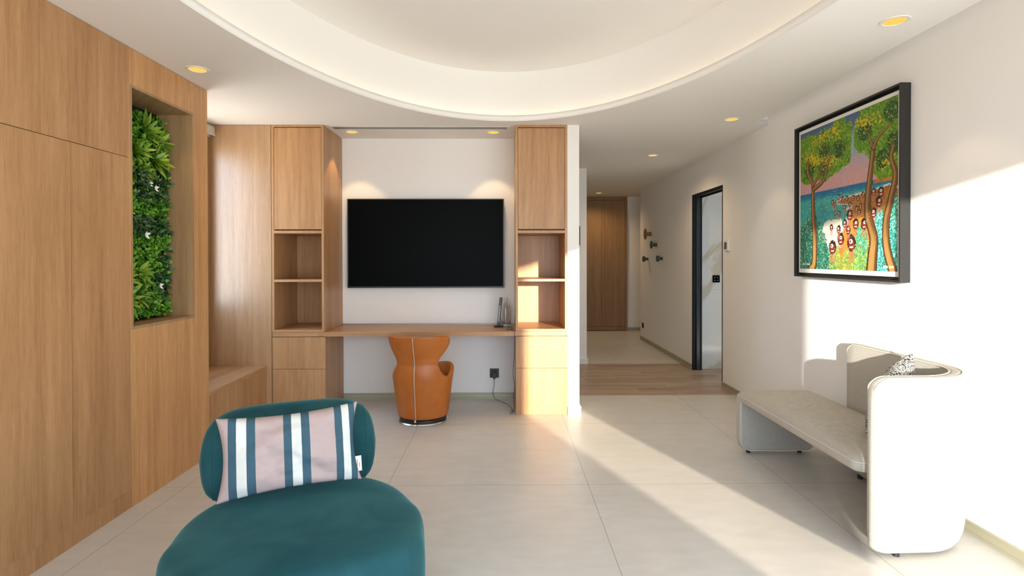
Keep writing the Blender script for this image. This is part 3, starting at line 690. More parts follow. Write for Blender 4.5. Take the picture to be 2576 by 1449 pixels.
# ------------------------------------------------------------------ framed picture
def paint_canvas(nx, ny):
    rng = np.random.default_rng(3)
    u, v = np.meshgrid((np.arange(nx)+.5)/nx, (np.arange(ny)+.5)/ny); C = np.zeros((ny, nx, 3))
    def fn(s, seed, oct_=3):
        g = np.random.default_rng(seed); out = np.zeros((ny, nx)); amp = 1; tot = 0
        for k in range(oct_):
            n = int(s*2**k)+2; L = g.random((n+1, n+1)); x = u*n; y = v*n; xi = x.astype(int).clip(0, n-1); yi = y.astype(int).clip(0, n-1); fx = x-xi; fy = y-yi
            fx = fx*fx*(3-2*fx); fy = fy*fy*(3-2*fy)
            out += amp*((L[yi, xi]*(1-fx)+L[yi, xi+1]*fx)*(1-fy)+(L[yi+1, xi]*(1-fx)+L[yi+1, xi+1]*fx)*fy); tot += amp; amp *= .6
        return out/tot
    def s2l(c): c = np.array(c)/255.; return np.where(c <= .04045, c/12.92, ((c+.055)/1.055)**2.4)
    def put(mask, col, a=1.0):
        m_ = (mask*a)[..., None] if mask.dtype != bool else mask[..., None]*a
        C[:] = C*(1-m_) + s2l(col)*m_
    def sm(e0, e1, x): t = np.clip((x-e0)/(e1-e0), 0, 1); return t*t*(3-2*t)
    n1, n2, n3 = fn(6, 1), fn(40, 2), fn(110, 4)
    # sky
    put(np.ones((ny, nx)), (196, 150, 148)); put(sm(.60, .80, v+(n1-.5)*.12), (134, 160, 166)); put(sm(.84, .97, v+(n1-.5)*.1), (70, 96, 130))
    # sea
    hor = .545; put(v < hor, (60, 158, 150)); put((v < hor)*sm(.47, .535, v+(n2-.5)*.03), (24, 104, 150)); 
    st = fn(30, 9); str_ = np.random.default_rng(5).random((ny//3+1, nx//14+1)); strk = np.kron(str_, np.ones((3, 14)))[:ny, :nx]
    put((v < .5)*(strk > .8)*.5, (112, 196, 186)); put((v < .48)*(n1 > .56)*.4, (40, 128, 148))
    # sand
    edge = np.interp(v, [0, .15, .22, .30, .36, .42, .45, .475, .50], [.40, .43, .47, .56, .60, .60, .40, .42, .80]) + (n2-.5)*.03
    top = np.interp(u, [0, .39, .5, .75, .86, .93, 1], [.40, .43, .465, .48, .49, .50, .47])
    sand = (u > edge)*(v < top); foam = (u > edge-.055-(n1-.5)*.1)*(v < top+.012)*(~sand)
    put(foam*(n3 > .42)*.9, (226, 214, 198)); put(sand, (168, 116, 50)); put(sand*(n2 > .55)*.6, (132, 88, 36)); put(sand*(v < .33)*.8, (206, 150, 62))
    hd = ((v > .525)*(v < np.interp(u, [.80, .88, .97, 1.0], [.53, .60, .585, .60]))*(u > .80)); put(hd, (186, 122, 44)); put(hd*(n2 > .55)*.5, (140, 86, 34))
    blob = ((u-.42)/.17)**2+((v-.24)/.10)**2 < 1+(n2-.5)*1.2; put(blob*(u < .50)*.8, (238, 228, 208))
    # lower bushes
    def bush(pts, cols, seed, hi):
        z = np.interp(u, [p_[0] for p_ in pts], [p_[1] for p_ in pts], left=-1, right=-1) + (fn(26, seed)-.5)*.09
        msk = v < z; sp_ = fn(150, seed+1, 2); 
        for k, c in enumerate(cols): put(msk*(sp_ > .30+.09*k), c)
        put(msk*(sp_ > hi), (176, 232, 214))
        return msk
    bush([(0, .29), (.06, .30), (.10, .39), (.16, .33), (.20, .40), (.25, .30), (.31, .24), (.36, .12), (.42, .05), (.44, 0)], [(18, 66, 60), (20, 84, 66), (34, 110, 84), (52, 140, 104), (96, 170, 110)], 20, .74)
    bush([(.60, .0), (.62, .18), (.65, .28), (.70, .29), (.73, .26), (.745, .20)], [(20, 120, 92), (40, 160, 120), (70, 190, 140), (116, 210, 150)], 30, .70)
    bush([(.80, .33), (.86, .38), (.90, .33), (.93, .42), (.97, .47), (1.0, .45)], [(16, 92, 76), (24, 130, 110), (50, 168, 140), (96, 204, 176)], 40, .70)
    bush([(.80, .30), (.84, .36), (.90, .30), (1.0, .32)], [(20, 110, 96), (30, 150, 140), (70, 196, 180), (120, 220, 206)], 44, .64)
    gr = (v < .13 + .06*np.sin(u*60)*np.abs(np.sin(u*23)))*(u > .36)*(u < .82); sp_ = fn(150, 60, 2)
    put(gr*(sp_ > .36), (66, 150, 84)); put(gr*(sp_ > .5), (150, 190, 80)); put(gr*(sp_ > .66), (226, 206, 96))
    # figures: round brown heads on the beach
    heads = [(.397,.152,.045),(.485,.205,.038),(.594,.175,.048),(.634,.295,.032),(.715,.29,.034),(.561,.261,.028),(.463,.269,.026),(.384,.284,.022),(.575,.357,.034),(.527,.305,.026)] + \
      [(a_, b__, .017) for a_, b__ in ((.462,.483),(.505,.465),(.547,.465),(.609,.461),(.656,.453),(.703,.471),(.796,.358),(.396,.455),(.423,.438),(.523,.407),(.577,.421),(.68,.403),(.641,.389),(.427,.379),(.467,.373),(.669,.364))] + [(.799,.475,.022),(.862,.47,.028),(.845,.413,.030),(.80,.352,.030)]
    for (hx, hy, hr) in heads:
        hr = hr*.86; ex = hr*.22*math.sin(hx*91)
        put((((u-hx)/(hr*.75))**2+((v-(hy-hr*1.9))/(hr*1.1))**2 < 1)*.55, (186, 108, 84))
        d = ((u-hx)/hr)**2+((v-hy)/(hr*1.25))**2
        put(d < 1+(n3-.5)*1.0, (58, 26, 20)); put(((u-hx)/(hr*.72))**2+((v-hy+hr*.25)/(hr*.85))**2 < 1, (140, 52, 38))
        put(((u-hx-ex)/(hr*.42))**2+((v-hy-hr*.25)/(hr*.36))**2 < 1, (230, 220, 208)); put(((u-hx-ex*1.8)/(hr*.15))**2+((v-hy-hr*.25)/(hr*.17))**2 < 1, (30, 26, 30))
        put((np.abs(u-hx) < hr*.45)*(np.abs(v-hy+hr*.65) < hr*.12), (232, 208, 196))
    # crowns
    crowns = [(.06,.90,.12,.07),(.07,.95,.12,.05),(.20,.96,.20,.05),(.40,.96,.16,.05),(.30,.93,.20,.07),(.47,.93,.10,.06),(.88,.97,.20,.08),(.10,.80,.15,.13),(.27,.86,.18,.13),(.10,.70,.10,.09),(.30,.72,.14,.11),(.46,.86,.17,.12),(.40,.76,.15,.11),(.53,.80,.10,.12),(.74,.93,.16,.12),(.72,.83,.12,.11),(.88,.90,.15,.15),(.84,.75,.10,.10),(.93,.68,.12,.13),(.90,.60,.10,.06),(.98,.80,.08,.14)]
    f1, f2, f3 = fn(120, 70, 2), fn(120, 71, 2), fn(18, 72)
    msk = np.zeros((ny, nx), bool)
    for (a_, b__, rx_, ry_) in crowns: msk |= ((u-a_)/rx_)**2+((v-b__)/ry_)**2 < 1+(f1-.5)*.55+(f3-.5)*.5
    top_gap = (v > .965+(n2-.5)*.06)*((u < .40)+(np.abs(u-.60) < .07)) + (np.abs(u-.605+(n2-.5)*.03) < .012+.035*np.abs(v-.90)) > 0; msk &= ~top_gap
    put(msk, (70, 116, 26)); put(msk*(f1 > .5), (104, 152, 34))
    ds = [(.30,.82),(.12,.72),(.46,.80),(.30,.71),(.72,.86),(.95,.92),(.97,.74),(.88,.66)]
    dk = np.zeros((ny, nx))
    for a_, b__ in ds: dk = np.maximum(dk, np.exp(-(((u-a_)/.075)**2+((v-b__)/.065)**2)))
    put(msk*(dk+ (f2-.5)*.7 > .42), (26, 70, 28)); put(msk*(dk+(f2-.5)*.7 > .42)*(f1 > .6), (60, 110, 40))
    yw = sum(np.exp(-(((u-a_)/.09)**2+((v-b__)/.05)**2)) for a_, b__ in ((.24,.92),(.12,.81),(.36,.73),(.42,.93),(.80,.90),(.66,.93),(.91,.63),(.22,.76)))
    put(msk*(yw*.42+(f2-.5)*1.25+(f1-.5)*.7 > .42), (206, 176, 24)); put(msk*(f2 > .74), (176, 170, 50))
    # trunks
    def trunk(pts, w0, w1):
        pts = smoothline([(a_, b__, 0) for a_, b__ in pts], 10); N = len(pts); D = np.full((ny, nx), 9.); S = np.zeros((ny, nx))
        for i in range(N-1):
            ax, ay = pts[i].x, pts[i].y; bx, by = pts[i+1].x, pts[i+1].y; L2 = (bx-ax)**2+(by-ay)**2+1e-9
            t = np.clip(((u-ax)*(bx-ax)+(v-ay)*(by-ay))/L2, 0, 1); dx, dy = u-ax-t*(bx-ax), v-ay-t*(by-ay)
            w_ = w0+(w1-w0)*(i+t)/(N-1); d = np.hypot(dx, dy)/w_; sg = np.sign(dx); upd = d < D; D[upd] = d[upd]; S[upd] = (d*sg)[upd]
        put(D < 1, (58, 36, 22)); put((D < .82), (112, 76, 44)); put((D < .9)*(np.abs(S+.25) < .35)*1.0, (160, 116, 66)); lo = (D < .9)*sm(.30, .12, v); put(lo*(np.abs(S+.1) < .55)*.8, (196, 152, 84))
    trunk([(.145,.0),(.182,.044),(.187,.217),(.171,.377),(.165,.507),(.159,.612),(.10,.70),(.105,.79)], .036, .012)
    trunk([(.159,.60),(.234,.659),(.302,.76)], .018, .009); trunk([(.175,.57),(.293,.619),(.33,.70),(.376,.79)], .020, .008)
    trunk([(.78,.0),(.79,.097),(.80,.20),(.752,.332),(.748,.443),(.770,.588),(.797,.753)], .048, .020)
    trunk([(.797,.735),(.77,.79),(.755,.83)], .014, .007); trunk([(.797,.74),(.843,.80),(.945,.85)], .016, .007)
    trunk([(.96,.0),(.91,.144),(.905,.285),(.937,.399),(.975,.522),(.975,.578),(.945,.653),(.962,.72)], .036, .014)
    # splatter
    g = np.random.default_rng(8)
    for _ in range(900):
        a_, b__ = g.normal(.48, .16), g.uniform(.10, .80); r_ = g.uniform(.001, .0035)
        ia, ib = int(a_*nx), int(b__*ny); k = 1 if r_ < .0026 else 2
        if 2 < ia < nx-3 and 2 < ib < ny-3: C[ib:ib+k, ia:ia+k] = s2l((232, 226, 214) if g.random() < .8 else (24, 28, 46))
    # illegible painted signatures
    for (a0, a1, b0) in ((.035, .125, .034), (.885, .965, .026)):
        for k in range(11):
            if k == 5: continue
            x = lerp(a0, a1, k/10); put((np.abs(u-x) < .0022)*(np.abs(v-b0) < .0065), (226, 228, 214)); put((np.abs(u-x-.0025) < .0028)*(np.abs(v-b0-(.004 if k % 2 else -.004)) < .0018), (226, 228, 214))
    return C
PX0, PX1 = XR-0.060, XR-0.001
FY0, FY1, FZ0, FZ1 = 3.034, 4.152, 1.216, 2.343
r = root('framed_picture', 'large black-framed colourful beach painting on the right wall above the sofa', 'picture', (XR, (FY0+FY1)/2, 1.78))
tb = 0.011
m = MB()
m.box(PX0, PX1, FY0, FY0+tb, FZ0, FZ1).box(PX0, PX1, FY1-tb, FY1, FZ0, FZ1).box(PX0, PX1, FY0+tb, FY1-tb, FZ1-tb, FZ1).box(PX0, PX1, FY0+tb, FY1-tb, FZ0, FZ0+tb)
m.box(PX1-0.012, PX1, FY0+tb, FY1-tb, FZ0+tb, FZ1-tb)
m.build('frame', plain('black_frame_paint', (0.020, 0.020, 0.019), 0.32), r)
MB().box(XR-0.038, XR-0.0135, FY0+0.030, FY1-0.030, FZ0+0.030, FZ1-0.030).build('mount', plain('white_canvas', (0.74, 0.73, 0.70), 0.8), r)
nx, ny = 560, 580
Cc = paint_canvas(nx+1, ny+1)
cy0, cy1, cz0, cz1 = 3.080, 4.104, 1.276, 2.290
me = bpy.data.meshes.new('canvas_image')
U, V_ = np.meshgrid(np.linspace(0, 1, nx+1), np.linspace(0, 1, ny+1))
off = wloc(r)
co = np.stack([np.full(U.shape, XR-0.0386-off.x), cy1 + (cy0-cy1)*U - off.y, cz0 + (cz1-cz0)*V_ - off.z], -1).reshape(-1, 3)
idx = np.arange((nx+1)*(ny+1)).reshape(ny+1, nx+1)
fa = np.stack([idx[:-1, :-1], idx[:-1, 1:], idx[1:, 1:], idx[1:, :-1]], -1).reshape(-1, 4)
me.vertices.add(len(co)); me.vertices.foreach_set('co', co.ravel())
me.loops.add(fa.size); me.loops.foreach_set('vertex_index', fa.ravel().astype(np.int32))
me.polygons.add(len(fa)); me.polygons.foreach_set('loop_start', (np.arange(len(fa))*4).astype(np.int32)); me.polygons.foreach_set('loop_total', np.full(len(fa), 4, np.int32))
me.update(calc_edges=True)
ca = me.color_attributes.new('paint', 'FLOAT_COLOR', 'POINT')
cc = np.concatenate([Cc.reshape(-1, 3), np.ones(((nx+1)*(ny+1), 1))], 1); ca.data.foreach_set('color', cc.ravel().astype(np.float32))
b = NB('painted_canvas', 0.42, 0, 0.4); at = b.n('ShaderNodeAttribute', attribute_name='paint'); b.base(at.outputs['Color']); b.bump(b.noise(b.coord(), 350, 3), 0.15, 0.001)
me.materials.append(b.m); o = bpy.data.objects.new('painting', me); COL.objects.link(o); o.parent = r

# ------------------------------------------------------------------ living wall in the niche
r = root('plant_wall', 'vertical panel of green artificial plants filling the oak niche', 'plants', (XL-0.2, 3.285, 0.99))
px = XL-0.226
MB().box(px-0.012, px, NY0+fb+0.001, NY1-fb-0.001, NZ0+fb+0.001, NZ1-fb-0.001).build('backing', plain('dark_moss', (0.008, 0.025, 0.008), 0.95, 0, 0.2, 0.5, 60), r)
rng = random.Random(11)
def leaf(mb, lay, base, direction, upv, L, wid, droop, var, tipv, seg=4):
    d = Vector(direction).normalized(); n = Vector(upv); n = (n - d*n.dot(d)).normalized(); s_ = d.cross(n)
    prev = None; p = Vector(base); dd = d.copy()
    for i in range(seg+1):
        t = i/seg; w_ = wid*(math.sin(math.pi*min(1, (t*0.86+0.10)))**0.8)*(1 if i < seg else 0.0)
        cur = (mb.bm.verts.new(p - s_*w_/2 + n*w_*0.12), mb.bm.verts.new(p), mb.bm.verts.new(p + s_*w_/2 + n*w_*0.12), t)
        for vv in cur[:3]:
            vv[lay] = Vector((var, tipv*(t**1.5)+0.0, 0))
        for vv in (cur[0], cur[2]):
            vv[lay] = Vector((var, min(1, tipv*(0.35+t)), 0))
        if prev:
            mb.bm.faces.new((prev[0], prev[1], cur[1], cur[0])); mb.bm.faces.new((prev[1], prev[2], cur[2], cur[1]))
        prev = cur; dd = (dd - n*droop/seg).normalized(); nn = (n + dd*0.0); p = p + dd*(L/seg)
def newleaf():
    mb = MB(); lay = mb.bm.verts.layers.float_vector.new('leafvar'); return mb, lay
def inside(p): return NY0+fb+0.006 < p.y < NY1-fb-0.006 and NZ0+fb+0.006 < p.z < NZ1-fb-0.006
mb, lay = newleaf(); mbd, layd = newleaf()
Z0, Z1_ = NZ0+fb+0.02, NZ1-fb-0.05
for k in range(9500):
    y = rng.uniform(NY0+0.03, NY1-0.035); z = rng.uniform(Z0, Z1_)
    nval = noise.noise(Vector((y*5, z*3.5, 1.3)))
    depth = 0.078 + 0.035*noise.noise(Vector((y*9, z*9, 4.0))) + rng.uniform(-0.035, 0.012)
    if z > 2.16: depth -= (z-2.16)*0.4
    depth = max(0.008, depth)
    p = Vector((px + depth, y, z)); a = rng.uniform(0, 2*math.pi); tilt = rng.uniform(0.2, 1.1)
    d = Vector((math.cos(tilt)*0.7+0.15, math.sin(tilt)*math.cos(a), math.sin(tilt)*math.sin(a)+0.15)); L = rng.uniform(0.016, 0.030)
    q = p + d.normalized()*L
    if not inside(q): continue
    dark = (abs(z-1.80) < 0.09 and y > 3.22) or (abs(z-1.56) < 0.06) or (abs(z-1.20) < 0.07 and y > 3.40) or nval > 0.42
    if dark and rng.random() < 0.8: leaf(mbd, layd, p, d, (1, 0, 0.4), L*1.5, L*0.62, 0.4, rng.random(), rng.random()*0.8, 3)
    else: leaf(mb, lay, p, d, (1, 0, 0.4), L, L*rng.uniform(0.55, 0.8), 0.5, min(1, max(0, rng.random()*0.8+nval*0.5+0.1)), rng.random()**2, 3)
o = mb.build('small_leaf_foliage', LEAF, r, 180); o['kind'] = 'stuff'
o = mbd.build('dark_leaf_foliage', DARKLEAF, r, 180); o['kind'] = 'stuff'
def rosette(y, z, n, L, seed, dx=0.055, spread=1.0, lab='rosette_plant'):
    rg = random.Random(seed); mb, lay = newleaf(); c = Vector((px+dx, y, z))
    n = int(n*1.5)
    for k in range(n):
        a = 2*math.pi*(k*0.618) + rg.uniform(-.2, .2); tl = (0.25 + 1.05*(k/n))*spread
        d = Vector((math.cos(tl), math.sin(tl)*math.cos(a), math.sin(tl)*math.sin(a)+0.12)); l_ = L*rg.uniform(0.7, 1.1)*(0.65+0.35*k/n)
        for _ in range(6):
            if inside(c + d.normalized()*l_*0.95): break
            l_ *= 0.8
        leaf(mb, lay, c, d, (1, 0, 0.5), l_, l_*0.20, 0.42, rg.random(), rg.uniform(0.2, 1.0), 6)
    mb.build('rosette_plant', LANCE, r, 180)
rosette(3.33, 2.12, 26, 0.165, 1); rosette(3.46, 2.08, 24, 0.150, 2); rosette(3.24, 1.99, 26, 0.165, 3); rosette(3.41, 1.965, 28, 0.175, 4); rosette(3.30, 1.885, 18, 0.14, 12)
rosette(3.12, 1.24, 22, 0.16, 5); rosette(3.26, 1.27, 20, 0.15, 6); rosette(3.14, 1.12, 24, 0.165, 7); rosette(3.27, 1.13, 18, 0.13, 8); rosette(3.10, 1.05, 16, 0.13, 9)
rosette(3.47, 1.50, 16, 0.085, 10, 0.04); rosette(3.52, 1.60, 12, 0.075, 13, 0.05)
def flower(y, z, s=0.030):
    mb = MB(); c = Vector((px+0.125, y, z))
    for k in range(4):
        a = k*math.pi/2+0.5; d = Vector((0.35, math.cos(a), math.sin(a))).normalized(); w_ = d.cross(Vector((1, 0, 0))).normalized()
        P = [[c + d*(s*t) + w_*(s*0.36*math.sin(math.pi*min(1, t*0.9+0.05)))*q + Vector((0.006*t*t - 0.004*abs(q), 0, 0)) for q in (-1, 0, 1)] for t in (0.05, 0.3, 0.6, 0.85, 1.0)]
        mb.grid(P)
    mb.build('flower', PETAL, r, 180)
for y, z, s_ in ((3.035, 2.165, .034), (3.36, 1.79, .022), (3.08, 1.75, .026), (3.035, 1.53, .024), (3.27, 1.50, .026), (3.40, 1.19, .022), (3.31, 1.81, .018)): flower(y, z, s_)

# ------------------------------------------------------------------ teal lounge chair with striped cushion
LC = root('lounge_chair', 'teal velvet lounge chair with bolster back in the foreground', 'armchair', (-0.743, 2.004, 0), math.radians(22))
half = [(0, .35), (.155, .345), (.258, .30), (.33, .228), (.386, .115), (.428, -.03), (.438, -.10), (.417, -.205), (.386, -.315), (.31, -.41), (.16, -.448)]
plan = [(x_*(0.97 if y_ < 0.1 else 1.0), y_) for x_, y_ in half] + [(0, -.455)] + [(-x_*(1.06 if y_ > 0.0 else 1.02 if y_ > -0.15 else 0.985), y_) for x_, y_ in reversed(half[1:])]
loop = smoothloop([(a, b__, 0) for a, b__ in plan], 5)
cx_, cy_ = 0.0, -0.06
rings = [(0.012, 0.84), (0.012, 0.875), (0.035, 0.925), (0.09, 0.965), (0.16, 0.990), (0.24, 1.002), (0.32, 1.003), (0.372, 0.992), (0.402, 0.958), (0.420, 0.90), (0.432, 0.80), (0.440, 0.62), (0.445, 0.42), (0.448, 0.22), (0.449, 0.02)]
m = MB(); P = [[(cx_ + (q.x-cx_)*s_, cy_ + (q.y-cy_)*s_, z) for q in loop] for z, s_ in rings]
V = m.grid(P, closed_v=True); m.bm.faces.new(V[0]); m.bm.faces.new(list(reversed(V[-1])))
seat = m.build('seat', VELVET, LC, 180, local=True, mods=(('SUBSURF', dict(levels=1, render_levels=1)),))
for sx in (-1, 1):
    pts = []
    for z, s_ in rings[2:9]:
        pts.append((cx_ + sx*((0.421 if sx > 0 else 0.440)-cx_)*s_*0.992, cy_ + (-0.10-cy_)*s_, z))
    MB().tube(smoothline(pts, 3), 0.0022, 6).build('seam', VELVET, LC, 180, local=True)
# bolster: swept rounded cross-section with domed ends
def sgnp(v_, p_): return math.copysign(abs(v_)**p_, v_)
m = MB(); P = []; NL = 34
for i in range(NL+1):
    t = -1 + 2*i/NL; a = max(0, 1-abs(t)**5.5)**0.42 if abs(t) < 1 else 0.0
    x_ = 0.348*t; bend = -0.05*t*t
    row = []
    for k in range(36):
        an = 2*math.pi*k/36
        yy = 0.125*a**0.8*sgnp(math.cos(an), 0.85); zz_ = 0.188*a*sgnp(math.sin(an), 0.85)
        row.append((x_ - 0.032, 0.380 + bend + yy - zz_*(-0.10), 0.547 + zz_))
    P.append(row)
m.grid(P, closed_v=True)
bol = m.build('backrest', VELVET, LC, 180, local=True, mods=(('SUBSURF', dict(levels=1, render_levels=1)),))
for sx in (-1, 1):
    t = 0.84*sx; a = (1-abs(t)**5.5)**0.42; pts = []
    for k in range(36):
        an = 2*math.pi*k/36; zz_ = 0.1865*a*sgnp(math.sin(an), 0.85)
        pts.append((0.348*t - 0.032, 0.380-0.05*t*t + 0.1235*a**0.8*sgnp(math.cos(an), 0.85) + 0.1*zz_, 0.547+zz_))
    MB().tube(pts, 0.0016, 6, closed=True).build('seam', VELVET, LC, 180, local=True)
MB().box(-0.12, 0.12, 0.24, 0.38, 0.30, 0.40, 0.02).build('back_support', BLACKM, LC, None, local=True)

def pillow_mesh(w, h, t, n=26, pinch=0.055, seed=1, wr=0.006):
    mb = MB()
    for sgn in (1, -1):
        P = []
        for i in range(n+1):
            row = []
            for j in range(n+1):
                u, v = -1+2*i/n, -1+2*j/n
                e1 = (1-abs(u)**2.6); e2 = (1-abs(v)**2.6); th = (max(0, e1)*max(0, e2))**0.48
                ux = u*(w/2)*(1-pinch*(1-v*v)); vz = v*(h/2)*(1-pinch*1.2*(1-u*u))
                nn = noise.noise(Vector((u*2.5+seed, v*2.5, sgn*3)))*wr*4*th + noise.noise(Vector((u*7+seed, v*6, sgn)))*wr*th
                row.append((ux, sgn*(-t/2*th) - nn*sgn*0.5, vz))
            P.append(row)
        mb.grid(P, flip=(sgn < 0))
    return mb
cu = root('striped_cushion', 'rectangular pink, white and blue-grey striped cushion on the teal chair', 'cushion', (-0.832, 2.118, 0.612))
cu.rotation_euler = (math.radians(-13), math.radians(-1.5), math.radians(22))
pillow_mesh(0.530, 0.312, 0.150, 40, 0.10, 5, 0.014).build('cover', STRIPE, cu, 180, local=True, mods=(('SUBSURF', dict(levels=1, render_levels=1)),))
m = MB(); m.box(0.236, 0.262, -0.0035, -0.0025, -0.120, -0.062); lb = m.build('care_label', plain('cream_label', (0.78, 0.72, 0.62), 0.8), cu, None, local=True)
m = MB()
for k in range(6): m.box(0.244, 0.2465+0.001*(k % 2), -0.0040, -0.0036, -0.078-0.004*k, -0.0755-0.004*k)
for k in range(5): m.box(0.252, 0.2545+0.001*(k % 2), -0.0040, -0.0036, -0.090-0.004*k, -0.0875-0.004*k)
m.build('label_print', BLACKP, lb, None, local=True)

# ------------------------------------------------------------------ curved sofa
SF = root('sofa', 'curved pale linen sofa with wrap-around backrest against the right wall', 'sofa', (1.95, 3.05, 0))
R_, ax_, ay_ = 0.303, 1.90, 2.730
path = []
for k in range(9): path.append((lerp(1.648, ax_, k/8), ay_-R_, 0, -1))
for k in range(1, 25):
    a = math.pi/2*k/24; path.append((ax_+R_*math.sin(a), ay_-R_*math.cos(a), math.sin(a), -math.cos(a)))
for k in range(1, 17): path.append((ax_+R_, lerp(ay_, 3.43, k/16), 1, 0))
S = [0.0]
for a, b__ in zip(path, path[1:]): S.append(S[-1] + math.hypot(b__[0]-a[0], b__[1]-a[1]))
LT = S[-1]; TH = 0.054
# insert denser samples near both ends for the rounded corners
def at_s(s_):
    for i in range(len(S)-1):
        if s_ <= S[i+1] + 1e-9:
            f = (s_-S[i])/(S[i+1]-S[i]); return [lerp(path[i][k], path[i+1][k], f) for k in range(4)]
    return list(path[-1])
ss = sorted(set([0.0, 0.002, 0.004, 0.007, 0.010, 0.015, LT-0.002, LT-0.007, LT-0.015, 0.02, 0.032, 0.048, 0.066, 0.085, 0.11] + [0.11 + (LT-0.22)*k/44 for k in range(1, 45)] + [LT-0.11, LT-0.085, LT-0.066, LT-0.048, LT-0.032, LT-0.02, LT-0.010, LT-0.004, LT]))
def zext(s_):
    rc = 0.085; top, bot = 0.818, 0.016; e_ = min(s_, LT-s_)
    if e_ < rc: q = rc - math.sqrt(max(0, rc*rc-(rc-e_)**2)); top -= q; bot += q*0.6
    return bot, top
def hsc(e_): return math.sqrt(max(0.16, 1-(1-min(1, max(0, e_)/0.016))**2))
def section(s_):
    x_, y_, nx_, ny_ = at_s(s_); n = Vector((nx_, ny_, 0)).normalized(); c = Vector((x_, y_, 0)); bot, top = zext(s_); h2 = TH/2
    e_ = min(s_, LT-s_); h2 *= hsc(e_)
    row = []; rr = 0.018; rb = 0.15; bl = 0.012*min(1, e_/0.08)
    rk = 0.35 + 0.65*min(1, e_/0.25); rr = min(rr, h2*0.9)
    def P(o_, z): row.append(c + n*o_ + Vector((0, 0, z)))
    # outer bottom (tucked under), up outer face, over the top, down the inner face
    for k in range(6):
        a = math.pi/2*k/5; tk = min(0.042, h2*1.3); P(h2 - tk + (tk+bl)*math.sin(a), bot + rb*rk - rb*rk*math.cos(a))
    for z in (0.25, 0.4, 0.55, 0.68): P(h2+bl, lerp(bot+rb*rk, top-rr, (z-0.1)/0.65))
    for k in range(5):
        a = math.pi/2*k/4; P(h2-rr+rr*math.cos(a), top-rr+rr*math.sin(a))
    for k in range(5):
        a = math.pi/2*k/4; P(-h2+rr-rr*math.sin(a), top-rr+rr*math.cos(a))
    for z in (0.68, 0.55, 0.4, 0.25): P(-h2-bl, lerp(bot+rr, top-rr, (z-0.05)/0.68))
    for k in range(4):
        a = math.pi/2*k/3; P(-h2+rr-rr*math.cos(a), bot+rr-rr*math.sin(a))
    return row
m = MB(); V = m.grid([section(s_) for s_ in ss], closed_v=True); m.bm.faces.new(V[0]); m.bm.faces.new(list(reversed(V[-1])))
m.build('backrest', LINEN, SF, 50)
m = MB()
def edge_pts(o_):
    out = []
    for s_ in ss:
        x_, y_, nx_, ny_ = at_s(s_); bot, top = zext(s_); n = Vector((nx_, ny_, 0)).normalized()
        out.append(Vector((x_, y_, 0)) + n*o_*hsc(min(s_, LT-s_)) + Vector((0, 0, top-0.003)))
    return out
def end_pts(o_, s0, rev=False):
    x_, y_, nx_, ny_ = at_s(s0); n = Vector((nx_, ny_, 0)).normalized(); t_ = Vector((ny_, -nx_, 0)); t_ = Vector((-1, 0, 0)) if s0 < 1 else Vector((0, 1, 0))
    o_ = o_*hsc(min(s0, LT-s0)); return [Vector((x_, y_, 0)) + n*o_ + t_*0.0 + Vector((0, 0, z)) for z in [lerp(0.11, 0.733, k/10) for k in range(11)]]
for o_ in (TH/2-0.002, -TH/2+0.002):
    m.tube(end_pts(o_, 0.010) + [q for q in edge_pts(o_)[4:-4]] + list(reversed(end_pts(o_, LT-0.010))), 0.0036, 7)
m.build('piping', PIPING, SF, 180)
# seat slab
def rrect(x0, x1, z0, z1, r4, n=6):
    """r4 radii: bl, br, tr, tl"""
    out = []
    for (cx, cz, rr, a0) in ((x0, z0, r4[0], math.pi), (x1, z0, r4[1], 1.5*math.pi), (x1, z1, r4[2], 0), (x0, z1, r4[3], math.pi/2)):
        sx = cx + (rr if cx == x0 else -rr); sz = cz + (rr if cz == z0 else -rr)
        for k in range(n+1):
            a = a0 + math.pi/2*k/n; out.append((sx + rr*math.cos(a), sz + rr*math.sin(a)))
    return out
sx0, sx1 = 1.628, 2.146
poly = [(a, b__) for a, b__ in rrect(sx0, sx1, 2.484, 3.795, (0.05, 0.16, 0.045, 0.045), 8)]
m = MB(); levels = [(0.362, 0.022), (0.352, 0.05), (0.362, 0.010), (0.380, 0.0), (0.405, 0.002), (0.425, 0.014), (0.438, 0.040), (0.444, 0.090), (0.446, 0.16)]
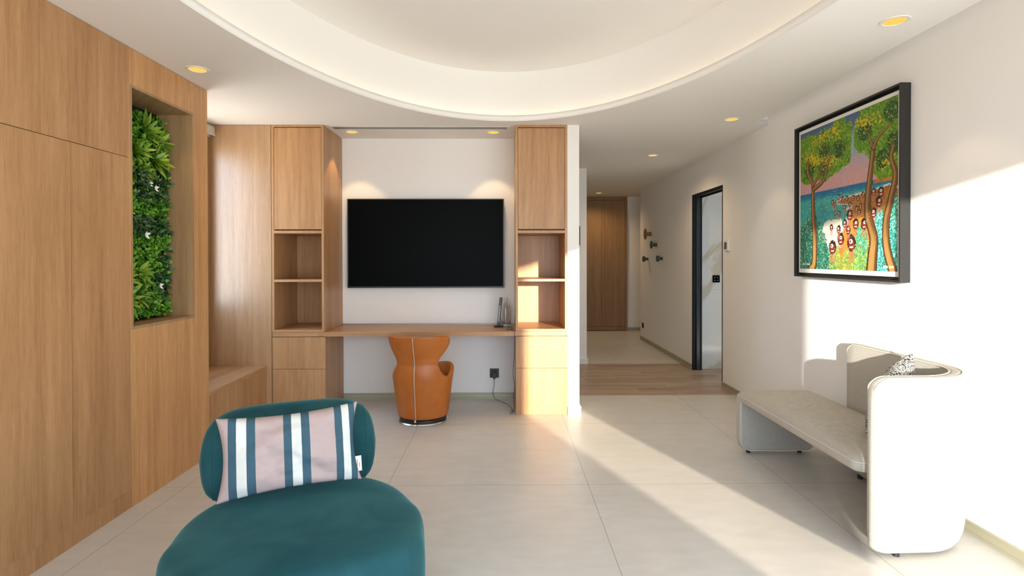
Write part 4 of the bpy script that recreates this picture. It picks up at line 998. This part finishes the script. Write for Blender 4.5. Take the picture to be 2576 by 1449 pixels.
cxs, cys = (sx0+sx1)/2, (2.484+3.795)/2
def inset(p_, d_): 
    x_ = p_[0] + (d_ if p_[0] < cxs else -d_)*min(1, abs(p_[0]-cxs)/0.2); y_ = p_[1] + (d_ if p_[1] < cys else -d_)*min(1, abs(p_[1]-cys)/0.2); return x_, y_
P = []
for z, d_ in [(0.352, 0.06), (0.353, 0.02), (0.362, 0.006), (0.378, 0.0), (0.400, 0.0), (0.420, 0.010), (0.434, 0.030), (0.442, 0.065), (0.445, 0.12), (0.446, 0.2)]:
    P.append([(*inset(p_, d_), z) for p_ in poly])
V = m.grid(P, closed_v=True); m.bm.faces.new(V[0]); m.bm.faces.new(list(reversed(V[-1])))
m.build('seat', LINEN, SF, 60)
m = MB(); m.prism(rrect(sx0, sx1+0.02, 0.020, 0.420, (0.075, 0.075, 0.03, 0.045)), 'Y', 3.722, 3.800)
m.build('leg_panel', LINENV, SF, 50, mods=(('BEVEL', dict(width=0.018, segments=4, limit_method='ANGLE', angle_limit=math.radians(50))),))
m = MB(); pp = [(a, 3.7215, b__) for a, b__ in rrect(sx0+0.006, sx1+0.014, 0.026, 0.37, (0.070, 0.070, 0.03, 0.03))]
m.tube(pp, 0.0038, 6, closed=True)
pts = [(p_[0], p_[1], 0.405) for p_ in [inset(q, 0.001) for q in poly]]
m.tube(pts, 0.0028, 6, closed=True); m.build('piping', PIPING, SF, 180)
for (fx, fy) in ((1.70, 3.76), (2.06, 3.76), (1.78, 2.44), (2.185, 3.30)):
    MB().lathe([(0.0, 0.0), (0.014, 0.0), (0.014, 0.024), (0.0, 0.024)], (fx, fy, 0), 16, cap=False).build('foot', BLACKP, SF)
pw = root('boucle_cushion', 'black and white boucle cushion leaning in the corner of the sofa', 'cushion', (1.958, 2.728, 0.658))
pw.rotation_euler = (math.radians(18), math.radians(-12), math.radians(39))
pillow_mesh(0.39, 0.365, 0.13, 26, 0.06, 9, 0.004).build('cover', BOUCLE, pw, 180, local=True, mods=(('SUBSURF', dict(levels=1, render_levels=1)),))
